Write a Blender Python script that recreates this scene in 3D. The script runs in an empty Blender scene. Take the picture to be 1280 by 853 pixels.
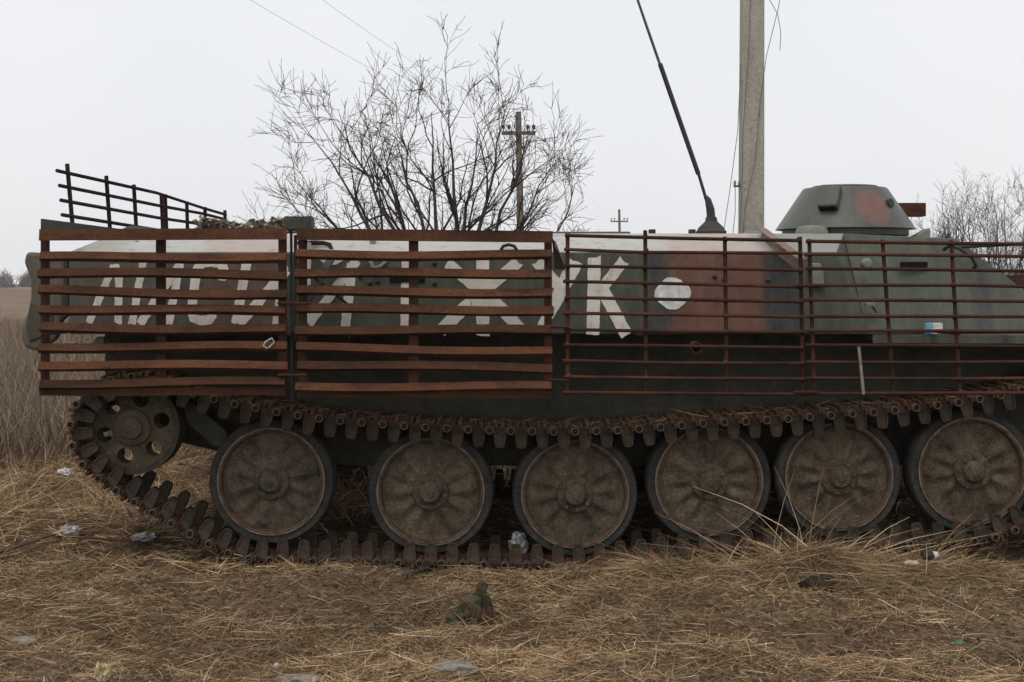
import bpy, bmesh, math, random
import numpy as np
from mathutils import Vector, Matrix, noise as mnoise

random.seed(7)
rng = np.random.default_rng(11)
scene = bpy.context.scene
col = scene.collection

# ------------------------------------------------------------------ camera
F = 1614.0      # focal length in pixels of a 1280 px wide frame
D = 6.8         # metres from the lens to the vehicle's near side (Y = 0)
H = 1.46        # lens height
cam = bpy.data.cameras.new('camera')
cam.sensor_width = 22.2
cam.lens = 22.2 * F / 1280.0
cam.shift_y = -(426.5 - 350.0) / 1280.0
cam.clip_start = 0.1
cam.clip_end = 3000
camo = bpy.data.objects.new('camera', cam)
camo.location = (0, -D, H)
camo.rotation_euler = (math.radians(90), 0, 0)
col.objects.link(camo)
scene.camera = camo

# ------------------------------------------------------------------ world, sun, exposure
SUN_EL, SUN_AZ = 58, 205
world = bpy.data.worlds.new('World')
scene.world = world
world.use_nodes = True
nt = world.node_tree
nt.nodes.clear()
wo = nt.nodes.new('ShaderNodeOutputWorld')
bg = nt.nodes.new('ShaderNodeBackground')
bg.inputs['Strength'].default_value = 0.1
sky = nt.nodes.new('ShaderNodeTexSky')
sky.sky_type = 'NISHITA'
sky.sun_disc = False
sky.sun_elevation = math.radians(SUN_EL)
sky.sun_rotation = math.radians(SUN_AZ)
sky.dust_density = 6.0
sky.air_density = 1.4
mix = nt.nodes.new('ShaderNodeMixRGB')
mix.inputs[0].default_value = 0.92
tc = nt.nodes.new('ShaderNodeTexCoord')
nz = nt.nodes.new('ShaderNodeTexNoise')
nz.inputs['Scale'].default_value = 2.2
nz.inputs['Detail'].default_value = 3
rp = nt.nodes.new('ShaderNodeValToRGB')
rp.color_ramp.elements[0].position = 0.3
rp.color_ramp.elements[0].color = (8.9, 9.08, 9.4, 1)
rp.color_ramp.elements[1].position = 0.72
rp.color_ramp.elements[1].color = (9.7, 9.78, 9.95, 1)
nt.links.new(tc.outputs['Generated'], nz.inputs['Vector'])
nt.links.new(nz.outputs['Fac'], rp.inputs['Fac'])
nt.links.new(sky.outputs['Color'], mix.inputs[1])
nt.links.new(rp.outputs['Color'], mix.inputs[2])
nt.links.new(mix.outputs['Color'], bg.inputs['Color'])
nt.links.new(bg.outputs['Background'], wo.inputs['Surface'])

sun = bpy.data.lights.new('sun', 'SUN')
sun.energy = 1.3
sun.angle = math.radians(30)
sun.color = (1.0, 0.96, 0.9)
suno = bpy.data.objects.new('sun', sun)
el, az = math.radians(SUN_EL), math.radians(SUN_AZ)
sd = Vector((math.sin(az) * math.cos(el), math.cos(az) * math.cos(el), math.sin(el)))
suno.rotation_euler = sd.to_track_quat('Z', 'Y').to_euler()
suno.location = (0, -20, 30)
col.objects.link(suno)

scene.view_settings.view_transform = 'Standard'
scene.view_settings.look = 'None'
scene.view_settings.exposure = 0.0
scene.view_settings.gamma = 1.0
scene.render.engine = 'CYCLES'
scene.cycles.use_denoising = True
scene.cycles.max_bounces = 6
scene.cycles.transparent_max_bounces = 12
scene.cycles.volume_bounces = 3


# ------------------------------------------------------------------ helpers
def P(px, py, Y=0.0):
    s = (D + Y) / F
    return Vector(((px - 640) * s, Y, H + (350 - py) * s))


class MB:
    def __init__(self):
        self.v, self.f, self.m = [], [], []

    def add(self, vs, fs, mi=0):
        o = len(self.v)
        self.v += [tuple(p) for p in vs]
        self.f += [tuple(i + o for i in q) for q in fs]
        self.m += [mi] * len(fs)
        return self

    def box(self, c, s, rot=None, mi=0, taper=1.0):
        c = Vector(c)
        vs = []
        for z in (-1, 1):
            k = taper if z > 0 else 1.0
            for x, y in ((-1, -1), (1, -1), (1, 1), (-1, 1)):
                p = Vector((x * s[0] / 2 * k, y * s[1] / 2 * k, z * s[2] / 2))
                if rot is not None:
                    p = rot @ p
                vs.append(c + p)
        return self.add(vs, [(3, 2, 1, 0), (4, 5, 6, 7), (0, 1, 5, 4), (1, 2, 6, 5), (2, 3, 7, 6), (3, 0, 4, 7)], mi)

    def bar(self, a, b, w, h, up=(0, 0, 1), mi=0):
        """rectangular bar from a to b, w across, h along up"""
        a, b = Vector(a), Vector(b)
        d = (b - a).normalized()
        up = Vector(up)
        s = d.cross(up).normalized()
        u = s.cross(d).normalized()
        vs = []
        for p in (a, b):
            for x, y in ((-1, -1), (1, -1), (1, 1), (-1, 1)):
                vs.append(p + s * x * w / 2 + u * y * h / 2)
        return self.add(vs, [(3, 2, 1, 0), (4, 5, 6, 7), (0, 1, 5, 4), (1, 2, 6, 5), (2, 3, 7, 6), (3, 0, 4, 7)], mi)

    def tube(self, pts, r, sides=8, cap=True, mi=0):
        pts = [Vector(p) for p in pts]
        n = len(pts)
        rs = list(r) if hasattr(r, '__len__') else [r] * n
        vs, fs = [], []
        prev = None
        for i, p in enumerate(pts):
            d = (pts[min(i + 1, n - 1)] - pts[max(i - 1, 0)])
            if d.length < 1e-9:
                d = Vector((0, 0, 1))
            d.normalize()
            if prev is None:
                ref = Vector((0, 0, 1)) if abs(d.z) < 0.9 else Vector((1, 0, 0))
                s = d.cross(ref).normalized()
            else:
                s = (prev - d * prev.dot(d))
                s = s.normalized() if s.length > 1e-6 else d.orthogonal().normalized()
            prev = s
            u = d.cross(s)
            for k in range(sides):
                a = 2 * math.pi * k / sides
                vs.append(p + (s * math.cos(a) + u * math.sin(a)) * rs[i])
        for i in range(n - 1):
            for k in range(sides):
                k2 = (k + 1) % sides
                fs.append((i * sides + k, i * sides + k2, (i + 1) * sides + k2, (i + 1) * sides + k))
        if cap:
            fs.append(tuple(range(sides))[::-1])
            fs.append(tuple((n - 1) * sides + k for k in range(sides)))
        return self.add(vs, fs, mi)

    def lathe(self, prof, sides=40, c=(0, 0, 0), axis='Y', mi=0, closed=False, cap=True):
        """prof: list of (radius, axial); revolve round axis through c"""
        vs, fs = [], []
        c = Vector(c)
        for r, a in prof:
            for k in range(sides):
                t = 2 * math.pi * k / sides
                x, y = r * math.cos(t), r * math.sin(t)
                if axis == 'Y':
                    vs.append(c + Vector((x, a, y)))
                else:
                    vs.append(c + Vector((x, y, a)))
        n = len(prof)
        rows = n if closed else n - 1
        for i in range(rows):
            j = (i + 1) % n
            for k in range(sides):
                k2 = (k + 1) % sides
                fs.append((i * sides + k, i * sides + k2, j * sides + k2, j * sides + k))
        if not closed and cap:
            if prof[0][0] > 1e-5:
                fs.append(tuple(range(sides))[::-1])
            if prof[-1][0] > 1e-5:
                fs.append(tuple((n - 1) * sides + k for k in range(sides)))
        return self.add(vs, fs, mi)

    def prism(self, outline, off, mi=0):
        """outline: list of points (planar), extruded by vector off"""
        n = len(outline)
        off = Vector(off)
        vs = [Vector(p) for p in outline] + [Vector(p) + off for p in outline]
        fs = [tuple(range(n)), tuple(range(2 * n - 1, n - 1, -1))]
        for i in range(n):
            j = (i + 1) % n
            fs.append((j, i, i + n, j + n))
        return self.add(vs, fs, mi)

    def mesh(self, name, mats, smooth=None, fix=True):
        me = bpy.data.meshes.new(name)
        me.from_pydata(self.v, [], self.f)
        if not isinstance(mats, (list, tuple)):
            mats = [mats]
        for m in mats:
            me.materials.append(m)
        me.polygons.foreach_set('material_index', self.m)
        if fix:
            bm = bmesh.new()
            bm.from_mesh(me)
            bmesh.ops.remove_doubles(bm, verts=bm.verts, dist=1e-6)
            bmesh.ops.recalc_face_normals(bm, faces=bm.faces)
            bm.to_mesh(me)
            bm.free()
        if smooth is not None:
            me.polygons.foreach_set('use_smooth', [True] * len(me.polygons))
            me.set_sharp_from_angle(angle=math.radians(smooth))
        me.update()
        return me

    def build(self, name, mats, parent=None, smooth=None, loc=None, bevel=None, fix=True):
        o = bpy.data.objects.new(name, self.mesh(name, mats, smooth, fix))
        col.objects.link(o)
        if parent is not None:
            o.parent = parent
        if loc is not None:
            o.location = loc
        if bevel:
            b = o.modifiers.new('bevel', 'BEVEL')
            b.width = bevel
            b.segments = 2
            b.limit_method = 'ANGLE'
            b.angle_limit = math.radians(30)
        return o


def place(name, me, parent, loc=(0, 0, 0), rot=None):
    o = bpy.data.objects.new(name, me)
    col.objects.link(o)
    o.parent = parent
    o.location = loc
    if rot is not None:
        o.rotation_euler = rot
    return o


def thing(name, label, cat, loc=(0, 0, 0), group=None):
    o = bpy.data.objects.new(name, None)
    o.empty_display_size = 0.2
    col.objects.link(o)
    o.location = loc
    return tag(o, label, cat, group)


def tag(o, label, cat=None, group=None, kind=None):
    o['label'] = label
    if cat:
        o['category'] = cat
    if group:
        o['group'] = group
    if kind:
        o['kind'] = kind
    return o


# ------------------------------------------------------------------ materials
class NT:
    def __init__(self, name):
        self.mat = bpy.data.materials.new(name)
        self.mat.use_nodes = True
        self.t = self.mat.node_tree
        self.t.nodes.clear()
        self.out = self.t.nodes.new('ShaderNodeOutputMaterial')
        self.b = self.t.nodes.new('ShaderNodeBsdfPrincipled')
        self.t.links.new(self.b.outputs[0], self.out.inputs[0])
        self.tc = self.t.nodes.new('ShaderNodeTexCoord')
        self.obj = self.tc.outputs['Object']

    def link(self, a, b):
        self.t.links.new(a, b)

    def noise(self, scale, detail=4, rough=0.55, vec=None, stretch=None):
        n = self.t.nodes.new('ShaderNodeTexNoise')
        n.inputs['Scale'].default_value = scale
        n.inputs['Detail'].default_value = detail
        n.inputs['Roughness'].default_value = rough
        v = vec if vec is not None else self.obj
        if stretch:
            mp = self.t.nodes.new('ShaderNodeMapping')
            mp.inputs['Scale'].default_value = stretch
            self.link(v, mp.inputs['Vector'])
            v = mp.outputs['Vector']
        self.link(v, n.inputs['Vector'])
        return n.outputs['Fac']

    def ramp(self, fac, stops):
        r = self.t.nodes.new('ShaderNodeValToRGB')
        e = r.color_ramp.elements
        while len(e) < len(stops):
            e.new(0.5)
        for i, (p, c) in enumerate(stops):
            e[i].position = p
            e[i].color = (*c, 1) if hasattr(c, '__len__') else (c, c, c, 1)
        self.link(fac, r.inputs['Fac'])
        return r.outputs['Color']

    def mix(self, fac, a, b, mode='MIX'):
        m = self.t.nodes.new('ShaderNodeMixRGB')
        m.blend_type = mode
        for i, x in ((0, fac), (1, a), (2, b)):
            if hasattr(x, 'is_linked') or hasattr(x, 'links'):
                self.link(x, m.inputs[i])
            elif i == 0:
                m.inputs[0].default_value = x
            else:
                m.inputs[i].default_value = (*x, 1)
        return m.outputs['Color']

    def math(self, op, a, b=0.0, c=None, clamp=False):
        m = self.t.nodes.new('ShaderNodeMath')
        m.operation = op
        m.use_clamp = clamp
        for i, x in enumerate((a, b, c)):
            if x is None:
                continue
            if hasattr(x, 'links'):
                self.link(x, m.inputs[i])
            else:
                m.inputs[i].default_value = x
        return m.outputs[0]

    def xyz(self, vec=None):
        s = self.t.nodes.new('ShaderNodeSeparateXYZ')
        self.link(vec if vec is not None else self.obj, s.inputs[0])
        return s.outputs

    def band(self, x, a, b, soft):
        """1 between a and b on socket x, soft edges"""
        m1 = self.t.nodes.new('ShaderNodeMapRange')
        m1.interpolation_type = 'SMOOTHSTEP'
        m1.inputs[1].default_value = a - soft
        m1.inputs[2].default_value = a + soft
        self.link(x, m1.inputs[0])
        m2 = self.t.nodes.new('ShaderNodeMapRange')
        m2.interpolation_type = 'SMOOTHSTEP'
        m2.inputs[1].default_value = b - soft
        m2.inputs[2].default_value = b + soft
        m2.inputs[3].default_value = 1
        m2.inputs[4].default_value = 0
        self.link(x, m2.inputs[0])
        return self.math('MULTIPLY', m1.outputs[0], m2.outputs[0])

    def bump(self, height, strength=0.3, dist=0.01):
        b = self.t.nodes.new('ShaderNodeBump')
        b.inputs['Strength'].default_value = strength
        b.inputs['Distance'].default_value = dist
        self.link(height, b.inputs['Height'])
        self.link(b.outputs[0], self.b.inputs['Normal'])

    def done(self, color, rough=0.8, metal=0.0, spec=0.3):
        if hasattr(color, 'links'):
            self.link(color, self.b.inputs['Base Color'])
        else:
            self.b.inputs['Base Color'].default_value = (*color, 1)
        if hasattr(rough, 'links'):
            self.link(rough, self.b.inputs['Roughness'])
        else:
            self.b.inputs['Roughness'].default_value = rough
        self.b.inputs['Metallic'].default_value = metal
        self.b.inputs['Specular IOR Level'].default_value = spec
        return self.mat


def rust_mat(name, base=(0.097, 0.047, 0.028), dark=(0.034, 0.02, 0.015), light=(0.185, 0.095, 0.052), scale=9.0):
    n = NT(name)
    g = n.t.nodes.new('ShaderNodeNewGeometry').outputs['Position']
    a = n.noise(scale, 7, 0.7, vec=g, stretch=(0.3, 1, 1.6))
    c = n.ramp(a, [(0.3, dark), (0.46, base), (0.6, base), (0.76, light)])
    f = n.noise(120, 4, 0.7, vec=g)
    c = n.mix(0.85, c, n.ramp(f, [(0.3, (0.35, 0.33, 0.32)), (0.7, (1.4, 1.32, 1.25))]), 'MULTIPLY')
    s = n.noise(22, 6, 0.75, vec=g, stretch=(0.4, 1, 2.5))
    c = n.mix(n.ramp(s, [(0.56, 0.0), (0.7, 0.8)]), c, (0.042, 0.03, 0.027))
    q = n.noise(34, 5, 0.75, vec=g, stretch=(0.8, 1, 1.5))
    c = n.mix(n.ramp(q, [(0.66, 0.0), (0.72, 0.5)]), c, (0.24, 0.16, 0.115))
    bp = n.noise(3.2, 5, 0.7, vec=g, stretch=(1, 1, 2.2))
    c = n.mix(0.9, c, n.ramp(bp, [(0.32, (0.5, 0.52, 0.55)), (0.68, (1.3, 1.22, 1.15))]), 'MULTIPLY')
    oi = n.t.nodes.new('ShaderNodeObjectInfo').outputs['Random']
    c = n.mix(1.0, c, n.ramp(oi, [(0.0, (0.74, 0.76, 0.8)), (1.0, (1.22, 1.15, 1.08))]), 'MULTIPLY')
    n.bump(f, 0.5, 0.004)
    return n.done(c, 0.9, 0.0, 0.15)


RUST = rust_mat('rusty_steel')
RUST_DARK = rust_mat('dark_rust', (0.075, 0.038, 0.028), (0.035, 0.022, 0.018), (0.13, 0.062, 0.04), 12)
RUST_BAR = rust_mat('rusty_bar', (0.068, 0.031, 0.021), (0.03, 0.017, 0.013), (0.14, 0.066, 0.04), 7)
RUST_PURPLE = rust_mat('purplish_rust', (0.034, 0.018, 0.022), (0.02, 0.012, 0.018), (0.055, 0.028, 0.028), 10)

GREEN = (0.061, 0.073, 0.052)
RED = (0.155, 0.068, 0.047)
DARK = (0.036, 0.042, 0.045)


def pxx(px):
    return (px - 640) * D / F


def camo_mat(name, reds, darks, dust=0.35, green=GREEN, rough=0.55, dust_col=(0.2, 0.17, 0.135), rear_tint=True):
    n = NT(name)
    x = n.xyz()
    big = n.noise(3.2, 3, 0.5)
    med = n.noise(11, 5, 0.6)
    wob = n.math('ADD', n.math('MULTIPLY_ADD', big, 0.34, -0.17), n.math('MULTIPLY_ADD', med, 0.12, -0.06))
    xw = n.math('ADD', x[0], wob)
    c = n.mix(n.noise(2.0, 4, 0.6), tuple(g * 0.82 for g in green), tuple(g * 1.16 for g in green))
    if rear_tint:
        c = n.mix(n.band(xw, -3.2, -1.72, 0.12), c, (0.088, 0.08, 0.064))
    for a, b in darks:
        c = n.mix(n.band(xw, a, b, 0.05), c, DARK)
    for i_, (a, b) in enumerate(reds):
        redv = n.mix(n.noise(6, 5, 0.65), tuple(g * 0.75 for g in RED), tuple(g * 1.2 for g in RED))
        c = n.mix(n.math('MULTIPLY', n.band(xw, a, b, 0.05), 0.93 if i_ else 0.6), c, redv)
    # dust film, streaks and chips
    st = n.noise(7, 6, 0.7, stretch=(2.6, 1, 0.35))
    c = n.mix(n.math('MULTIPLY', n.ramp(st, [(0.42, 0.0), (0.75, 1.0)]), dust), c, dust_col)
    ch = n.noise(30, 6, 0.75)
    c = n.mix(n.ramp(ch, [(0.64, 0.0), (0.68, 0.8)]), c, (0.05, 0.03, 0.022))
    mo = n.noise(9, 7, 0.75)
    c = n.mix(0.8, c, n.ramp(mo, [(0.3, 0.66), (0.7, 1.28)]), 'MULTIPLY')
    sc = n.noise(26, 6, 0.8, stretch=(0.25, 1, 5))
    c = n.mix(n.ramp(sc, [(0.66, 0.0), (0.74, 0.5)]), c, tuple(min(1, g * 2.6) for g in green))
    fi = n.noise(210, 2, 0.5)
    c = n.mix(0.35, c, n.ramp(fi, [(0.3, 0.55), (0.7, 1.25)]), 'MULTIPLY')
    n.bump(n.math('ADD', n.math('MULTIPLY', med, 0.7), n.math('MULTIPLY', fi, 0.14)), 0.55, 0.012)
    return n.done(c, n.ramp(st, [(0.3, rough), (0.8, min(1, rough + 0.25))]), 0, 0.35)


HULL_RED = [(pxx(250), pxx(352)), (pxx(835), pxx(958))]
HULL_DARK = [(pxx(800), pxx(850)), (pxx(955), pxx(1002)), (pxx(1240), pxx(1262)), (pxx(356), pxx(368))]
HULL = camo_mat('camouflage_paint', HULL_RED, HULL_DARK)


def slope_mat():
    n = NT('faded_pale_paint')
    x = n.xyz()
    w = n.math('ADD', x[0], n.math('MULTIPLY_ADD', n.noise(4, 4, 0.6), 0.4, -0.2))
    c = n.mix(n.noise(3, 5, 0.65, stretch=(0.5, 1, 1)), (0.3, 0.3, 0.28), (0.47, 0.455, 0.42))
    for a, b in HULL_RED:
        c = n.mix(n.math('MULTIPLY', n.band(w, a, b, 0.07), 0.75), c, (0.37, 0.29, 0.255))
    c = n.mix(n.math('MULTIPLY', n.band(w, pxx(960), pxx(1100), 0.06), 0.8), c, (0.17, 0.185, 0.155))
    c = n.mix(n.math('MULTIPLY', n.band(w, -3, pxx(150), 0.06), 0.5), c, (0.26, 0.23, 0.19))
    s = n.noise(24, 6, 0.75, stretch=(0.6, 1, 1.2))
    c = n.mix(n.ramp(s, [(0.53, 0.0), (0.68, 0.7)]), c, (0.17, 0.14, 0.115))
    g = n.noise(7, 7, 0.75)
    c = n.mix(n.ramp(g, [(0.665, 0.0), (0.69, 0.9)]), c, (0.05, 0.035, 0.03))
    n.bump(n.noise(60, 4, 0.6), 0.25, 0.004)
    return n.done(c, 0.5, 0, 0.4)


SLOPE = slope_mat()
TURRET_PAINT = camo_mat('turret_paint', [], [], 0.3, (0.07, 0.076, 0.066), 0.45, rear_tint=False)


def turret_mat():
    n = NT('turret_camouflage')
    x = n.xyz()
    wx = n.math('ADD', x[0], n.math('MULTIPLY_ADD', n.noise(7, 4, 0.6), 0.16, -0.08))
    c = n.mix(n.noise(5, 5, 0.7), (0.042, 0.048, 0.038), (0.078, 0.083, 0.067))
    c = n.mix(n.math('MULTIPLY', n.band(wx, 0.0, 0.3, 0.05), 0.6), c, DARK)
    front = n.math('LESS_THAN', x[1], 0.0)
    ex = n.math('POWER', n.math('ABSOLUTE', n.math('MULTIPLY_ADD', x[0], 9.0, -0.72)), 2.4)
    ez = n.math('POWER', n.math('ABSOLUTE', n.math('MULTIPLY_ADD', x[2], 8.0, -1.15)), 2.4)
    rr_ = n.math('ADD', n.math('ADD', ex, ez), n.math('MULTIPLY_ADD', n.noise(10, 6, 0.7), 2.4, -1.2))
    r = n.math('MULTIPLY', n.ramp(rr_, [(0.3, 1.0), (1.0, 0.0)]), front)
    c = n.mix(n.math('MULTIPLY', r, 0.92), c, n.mix(n.noise(14, 6, 0.75), (0.085, 0.042, 0.033), (0.21, 0.085, 0.056)))
    st = n.noise(9, 6, 0.7, stretch=(2.6, 2.6, 0.4))
    c = n.mix(n.math('MULTIPLY', n.ramp(st, [(0.45, 0.0), (0.78, 1.0)]), 0.3), c, (0.17, 0.155, 0.13))
    fi = n.noise(160, 2, 0.5)
    c = n.mix(0.3, c, n.ramp(fi, [(0.3, 0.6), (0.7, 1.2)]), 'MULTIPLY')
    n.bump(n.noise(30, 4, 0.6), 0.2, 0.006)
    return n.done(c, 0.42, 0, 0.45)


TURRET = turret_mat()


def simple(name, c1, c2, scale=12, rough=0.8, spec=0.3, bump=0.3, bscale=80, stretch=None, chips=None, vary=None):
    n = NT(name)
    if vary:
        va = n.t.nodes.new('ShaderNodeVectorMath')
        cx_ = n.t.nodes.new('ShaderNodeCombineXYZ')
        oi = n.t.nodes.new('ShaderNodeObjectInfo').outputs['Random']
        n.link(n.math('MULTIPLY', oi, 37.0), cx_.inputs[0])
        n.link(n.math('MULTIPLY', oi, 91.0), cx_.inputs[2])
        n.link(n.obj, va.inputs[0])
        n.link(cx_.outputs[0], va.inputs[1])
        n.obj = va.outputs[0]
    a = n.noise(scale, 6, 0.65, stretch=stretch)
    c = n.ramp(a, [(0.3, c1), (0.7, c2)])
    if vary:
        c = n.mix(1.0, c, n.ramp(oi, [(0.0, (0.75, 0.78, 0.8)), (0.5, (1.05, 0.98, 0.9)), (1.0, (1.2, 1.15, 1.1))]), 'MULTIPLY')
        c = n.mix(n.math('MULTIPLY', n.ramp(n.noise(5, 4, 0.6), [(0.5, 0.0), (0.7, 1.0)]), 0.6), c, vary)
    b = n.noise(bscale, 4, 0.6)
    c = n.mix(0.8 if vary else 0.45, c, n.ramp(b, [(0.3, 0.5), (0.7, 1.4)]), 'MULTIPLY')
    if chips:
        c = n.mix(n.ramp(n.noise(scale * 2.6, 5, 0.7), [(0.58, 0.0), (0.68, 0.8)]), c, chips)
    n.bump(b, bump, 0.006)
    return n.done(c, rough, 0, spec)


LOWER = simple('lower_hull_paint', (0.036, 0.038, 0.03), (0.085, 0.078, 0.06), 6, 0.85, 0.15, 0.5, 40)
WHEEL = simple('dirty_wheel_paint', (0.04, 0.036, 0.027), (0.165, 0.133, 0.094), 10, 0.85, 0.2, 0.7, 80, chips=(0.058, 0.037, 0.026), vary=(0.085, 0.057, 0.04))
RUBBER = simple('worn_rubber', (0.02, 0.022, 0.023), (0.05, 0.048, 0.044), 14, 0.85, 0.2, 0.5, 60, vary=(0.075, 0.06, 0.045))
RIM = simple('rusty_rim', (0.05, 0.025, 0.017), (0.15, 0.095, 0.066), 30, 0.8, 0.25)
RIM_EDGE = simple('worn_rim_edge', (0.07, 0.055, 0.042), (0.25, 0.215, 0.175), 18, 0.6, 0.4)
LINK = simple('rusty_track_steel', (0.024, 0.02, 0.015), (0.07, 0.052, 0.036), 18, 0.75, 0.35, 0.5, 90, chips=(0.095, 0.043, 0.023), vary=(0.09, 0.052, 0.03))
LINK_RUST = simple('brown_track_rust', (0.04, 0.024, 0.016), (0.12, 0.06, 0.034), 22, 0.85, 0.2, 0.5, 90, vary=(0.05, 0.034, 0.024))
PIN = simple('worn_pin_steel', (0.045, 0.032, 0.023), (0.125, 0.082, 0.054), 40, 0.6, 0.4, 0.3, 120)
BLACKMETAL = simple('black_enamel', (0.012, 0.013, 0.016), (0.03, 0.03, 0.034), 20, 0.45, 0.4, 0.1)
DARKSTEEL = simple('dark_olive_steel', (0.028, 0.03, 0.025), (0.055, 0.055, 0.045), 10, 0.7, 0.3)
PALEGREEN = simple('pale_green_paint', (0.13, 0.145, 0.12), (0.21, 0.22, 0.185), 9, 0.55, 0.35)
HOLE = simple('dark_opening', (0.008, 0.008, 0.008), (0.012, 0.012, 0.012), 10, 0.9, 0.1)
CONCRETE = simple('weathered_concrete', (0.26, 0.235, 0.2), (0.4, 0.37, 0.32), 3, 0.9, 0.2, 0.4, 45, stretch=(1, 1, 0.25), chips=(0.17, 0.155, 0.13))
WOOD = simple('grey_weathered_wood', (0.09, 0.078, 0.068), (0.19, 0.165, 0.14), 6, 0.9, 0.15, 0.3, 60, stretch=(3, 3, 0.2))
CERAMIC = simple('dull_ceramic', (0.2, 0.19, 0.18), (0.3, 0.28, 0.26), 20, 0.5, 0.4)
BARK = simple('grey_brown_bark', (0.05, 0.04, 0.034), (0.105, 0.085, 0.072), 14, 0.9, 0.1)
TWIG = simple('brown_twig', (0.036, 0.027, 0.023), (0.07, 0.052, 0.043), 8, 0.9, 0.1, 0.0)
CABLE = simple('grey_cable', (0.1, 0.1, 0.1), (0.16, 0.155, 0.15), 10, 0.7, 0.2, 0.0)


def white_paint():
    n = NT('brushed_white_paint')
    a = n.noise(5, 6, 0.7)
    c = n.ramp(a, [(0.3, (0.5, 0.455, 0.395)), (0.65, (0.72, 0.685, 0.625))])
    s = n.noise(30, 5, 0.75, stretch=(1, 1, 0.5))
    c = n.mix(n.ramp(s, [(0.56, 0.0), (0.7, 0.65)]), c, (0.3, 0.235, 0.18))
    h = n.noise(45, 5, 0.75)
    lw = n.noise(6, 3, 0.6)
    br_ = n.noise(55, 3, 0.6, stretch=(1.4, 1, 0.25))
    h = n.math('ADD', n.math('ADD', n.math('MULTIPLY', h, 0.7), n.math('MULTIPLY', br_, 0.3)), n.math('MULTIPLY_ADD', lw, -0.32, 0.16))
    al = n.ramp(h, [(0.345, 0.0), (0.385, 1.0)])
    n.link(al, n.b.inputs['Alpha'])
    n.bump(n.noise(70, 3), 0.2, 0.003)
    return n.done(c, 0.7, 0, 0.3)


WHITE = white_paint()


def attr_mat(name, rough=0.8, transl=0.0, gain=1.0):
    n = NT(name)
    a = n.t.nodes.new('ShaderNodeAttribute')
    a.attribute_name = 'tint'
    n.done(a.outputs['Color'], rough, 0, 0.2)
    return n.mat


STRAW = attr_mat('dry_straw')


def ground_mat():
    n = NT('straw_strewn_soil')
    x = n.xyz()
    big = n.noise(0.9, 5, 0.6)
    fine = n.noise(36, 6, 0.75)
    fib = n.noise(60, 4, 0.7, stretch=(0.35, 1.2, 1))
    c = n.ramp(fine, [(0.3, (0.03, 0.019, 0.012)), (0.5, (0.108, 0.069, 0.042)), (0.7, (0.25, 0.172, 0.107))])
    c = n.mix(n.ramp(fib, [(0.5, 0.0), (0.66, 0.65)]), c, (0.25, 0.19, 0.13))
    c = n.mix(n.math('MULTIPLY', n.ramp(big, [(0.48, 0.0), (0.66, 1.0)]), 0.5), c, (0.05, 0.032, 0.02))
    # far fields are pale stubble with darker strips
    far = n.band(x[1], 14, 5000, 8)
    fc = n.ramp(n.noise(0.05, 5, 0.6, stretch=(0.4, 1.6, 1)), [(0.35, (0.13, 0.095, 0.068)), (0.65, (0.22, 0.165, 0.115))])
    c = n.mix(far, c, fc)
    n.bump(n.math('ADD', fine, fib), 0.6, 0.02)
    return n.done(c, 0.95, 0, 0.1)


GROUND = ground_mat()

# ------------------------------------------------------------------ ground
WX = [-1.287, -0.435, 0.337, 1.053, 1.748, 2.46]
WZ = [0.3816, 0.3262, 0.3134, 0.3816, 0.4071, 0.437]
WR = 0.337
_k = []
for _ in range(26):
    ang = rng.uniform(0, 6.28)
    fr = rng.uniform(1.2, 26)
    _k.append((math.cos(ang) * fr, math.sin(ang) * fr, rng.uniform(0, 6.28), 0.034 / (0.6 + fr * 0.28)))


def gz(x, y):
    x = np.asarray(x, float)
    y = np.asarray(y, float)
    base = np.interp(x, [-8, -3, -1.3, -0.43, 0.34, 1.05, 1.75, 2.5, 4, 9],
                     [0.02, 0.0, -0.07, -0.112, -0.114, -0.075, -0.04, -0.01, 0.03, 0.05])
    w = np.exp(-((y - 0.6) / 4.0) ** 2)
    z = base * w
    near = np.exp(-(np.hypot(x, y) / 14.0) ** 2)
    near = near * (1 - 0.65 * np.exp(-((y - 0.1) / 0.35) ** 2) * ((x > -2.0) & (x < 0.9)))
    for a, b, p, m in _k:
        z = z + np.sin(a * x + b * y + p) * m * near
    z = z + 0.19 * np.exp(-((x - 1.38) / 0.55) ** 2 - ((y + 0.42) / 0.2) ** 2)
    z = z + 0.05 * np.exp(-((x - 2.6) / 0.5) ** 2 - ((y + 0.25) / 0.15) ** 2)
    z = z + 0.03 * np.exp(-((x + 3.0) / 0.9) ** 2 - ((y - 0.9) / 0.7) ** 2)
    # low earth bank far off
    z = z + 1.25 * np.exp(-((x + 36) / 13) ** 2 - ((y - 70) / 5) ** 2) * (1 + 0.25 * np.sin(x * 1.3) * np.sin(x * 0.57 + 1))
    return z


def ggrid():
    fx = np.arange(-7, 7.001, 0.055)
    ox = 7 + np.cumsum(np.geomspace(0.08, 60, 46))
    ox = ox[ox < 480]
    xs = np.concatenate([-ox[::-1], fx, ox])
    fy = np.arange(-3.4, 5, 0.05)
    oy = 5 + np.cumsum(np.geomspace(0.07, 45, 60))
    oy = oy[oy < 520]
    by = -3.4 - np.cumsum(np.geomspace(0.1, 12, 26))
    by = by[by > -58]
    ys = np.concatenate([by[::-1], fy, oy])
    X, Y = np.meshgrid(xs, ys)
    Z = gz(X, Y)
    v = np.stack([X.ravel(), Y.ravel(), Z.ravel()], 1)
    nx, ny = len(xs), len(ys)
    i, j = np.meshgrid(np.arange(nx - 1), np.arange(ny - 1))
    a = (j * nx + i).ravel()
    f = np.stack([a, a + 1, a + nx + 1, a + nx], 1)
    return v, f


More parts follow.
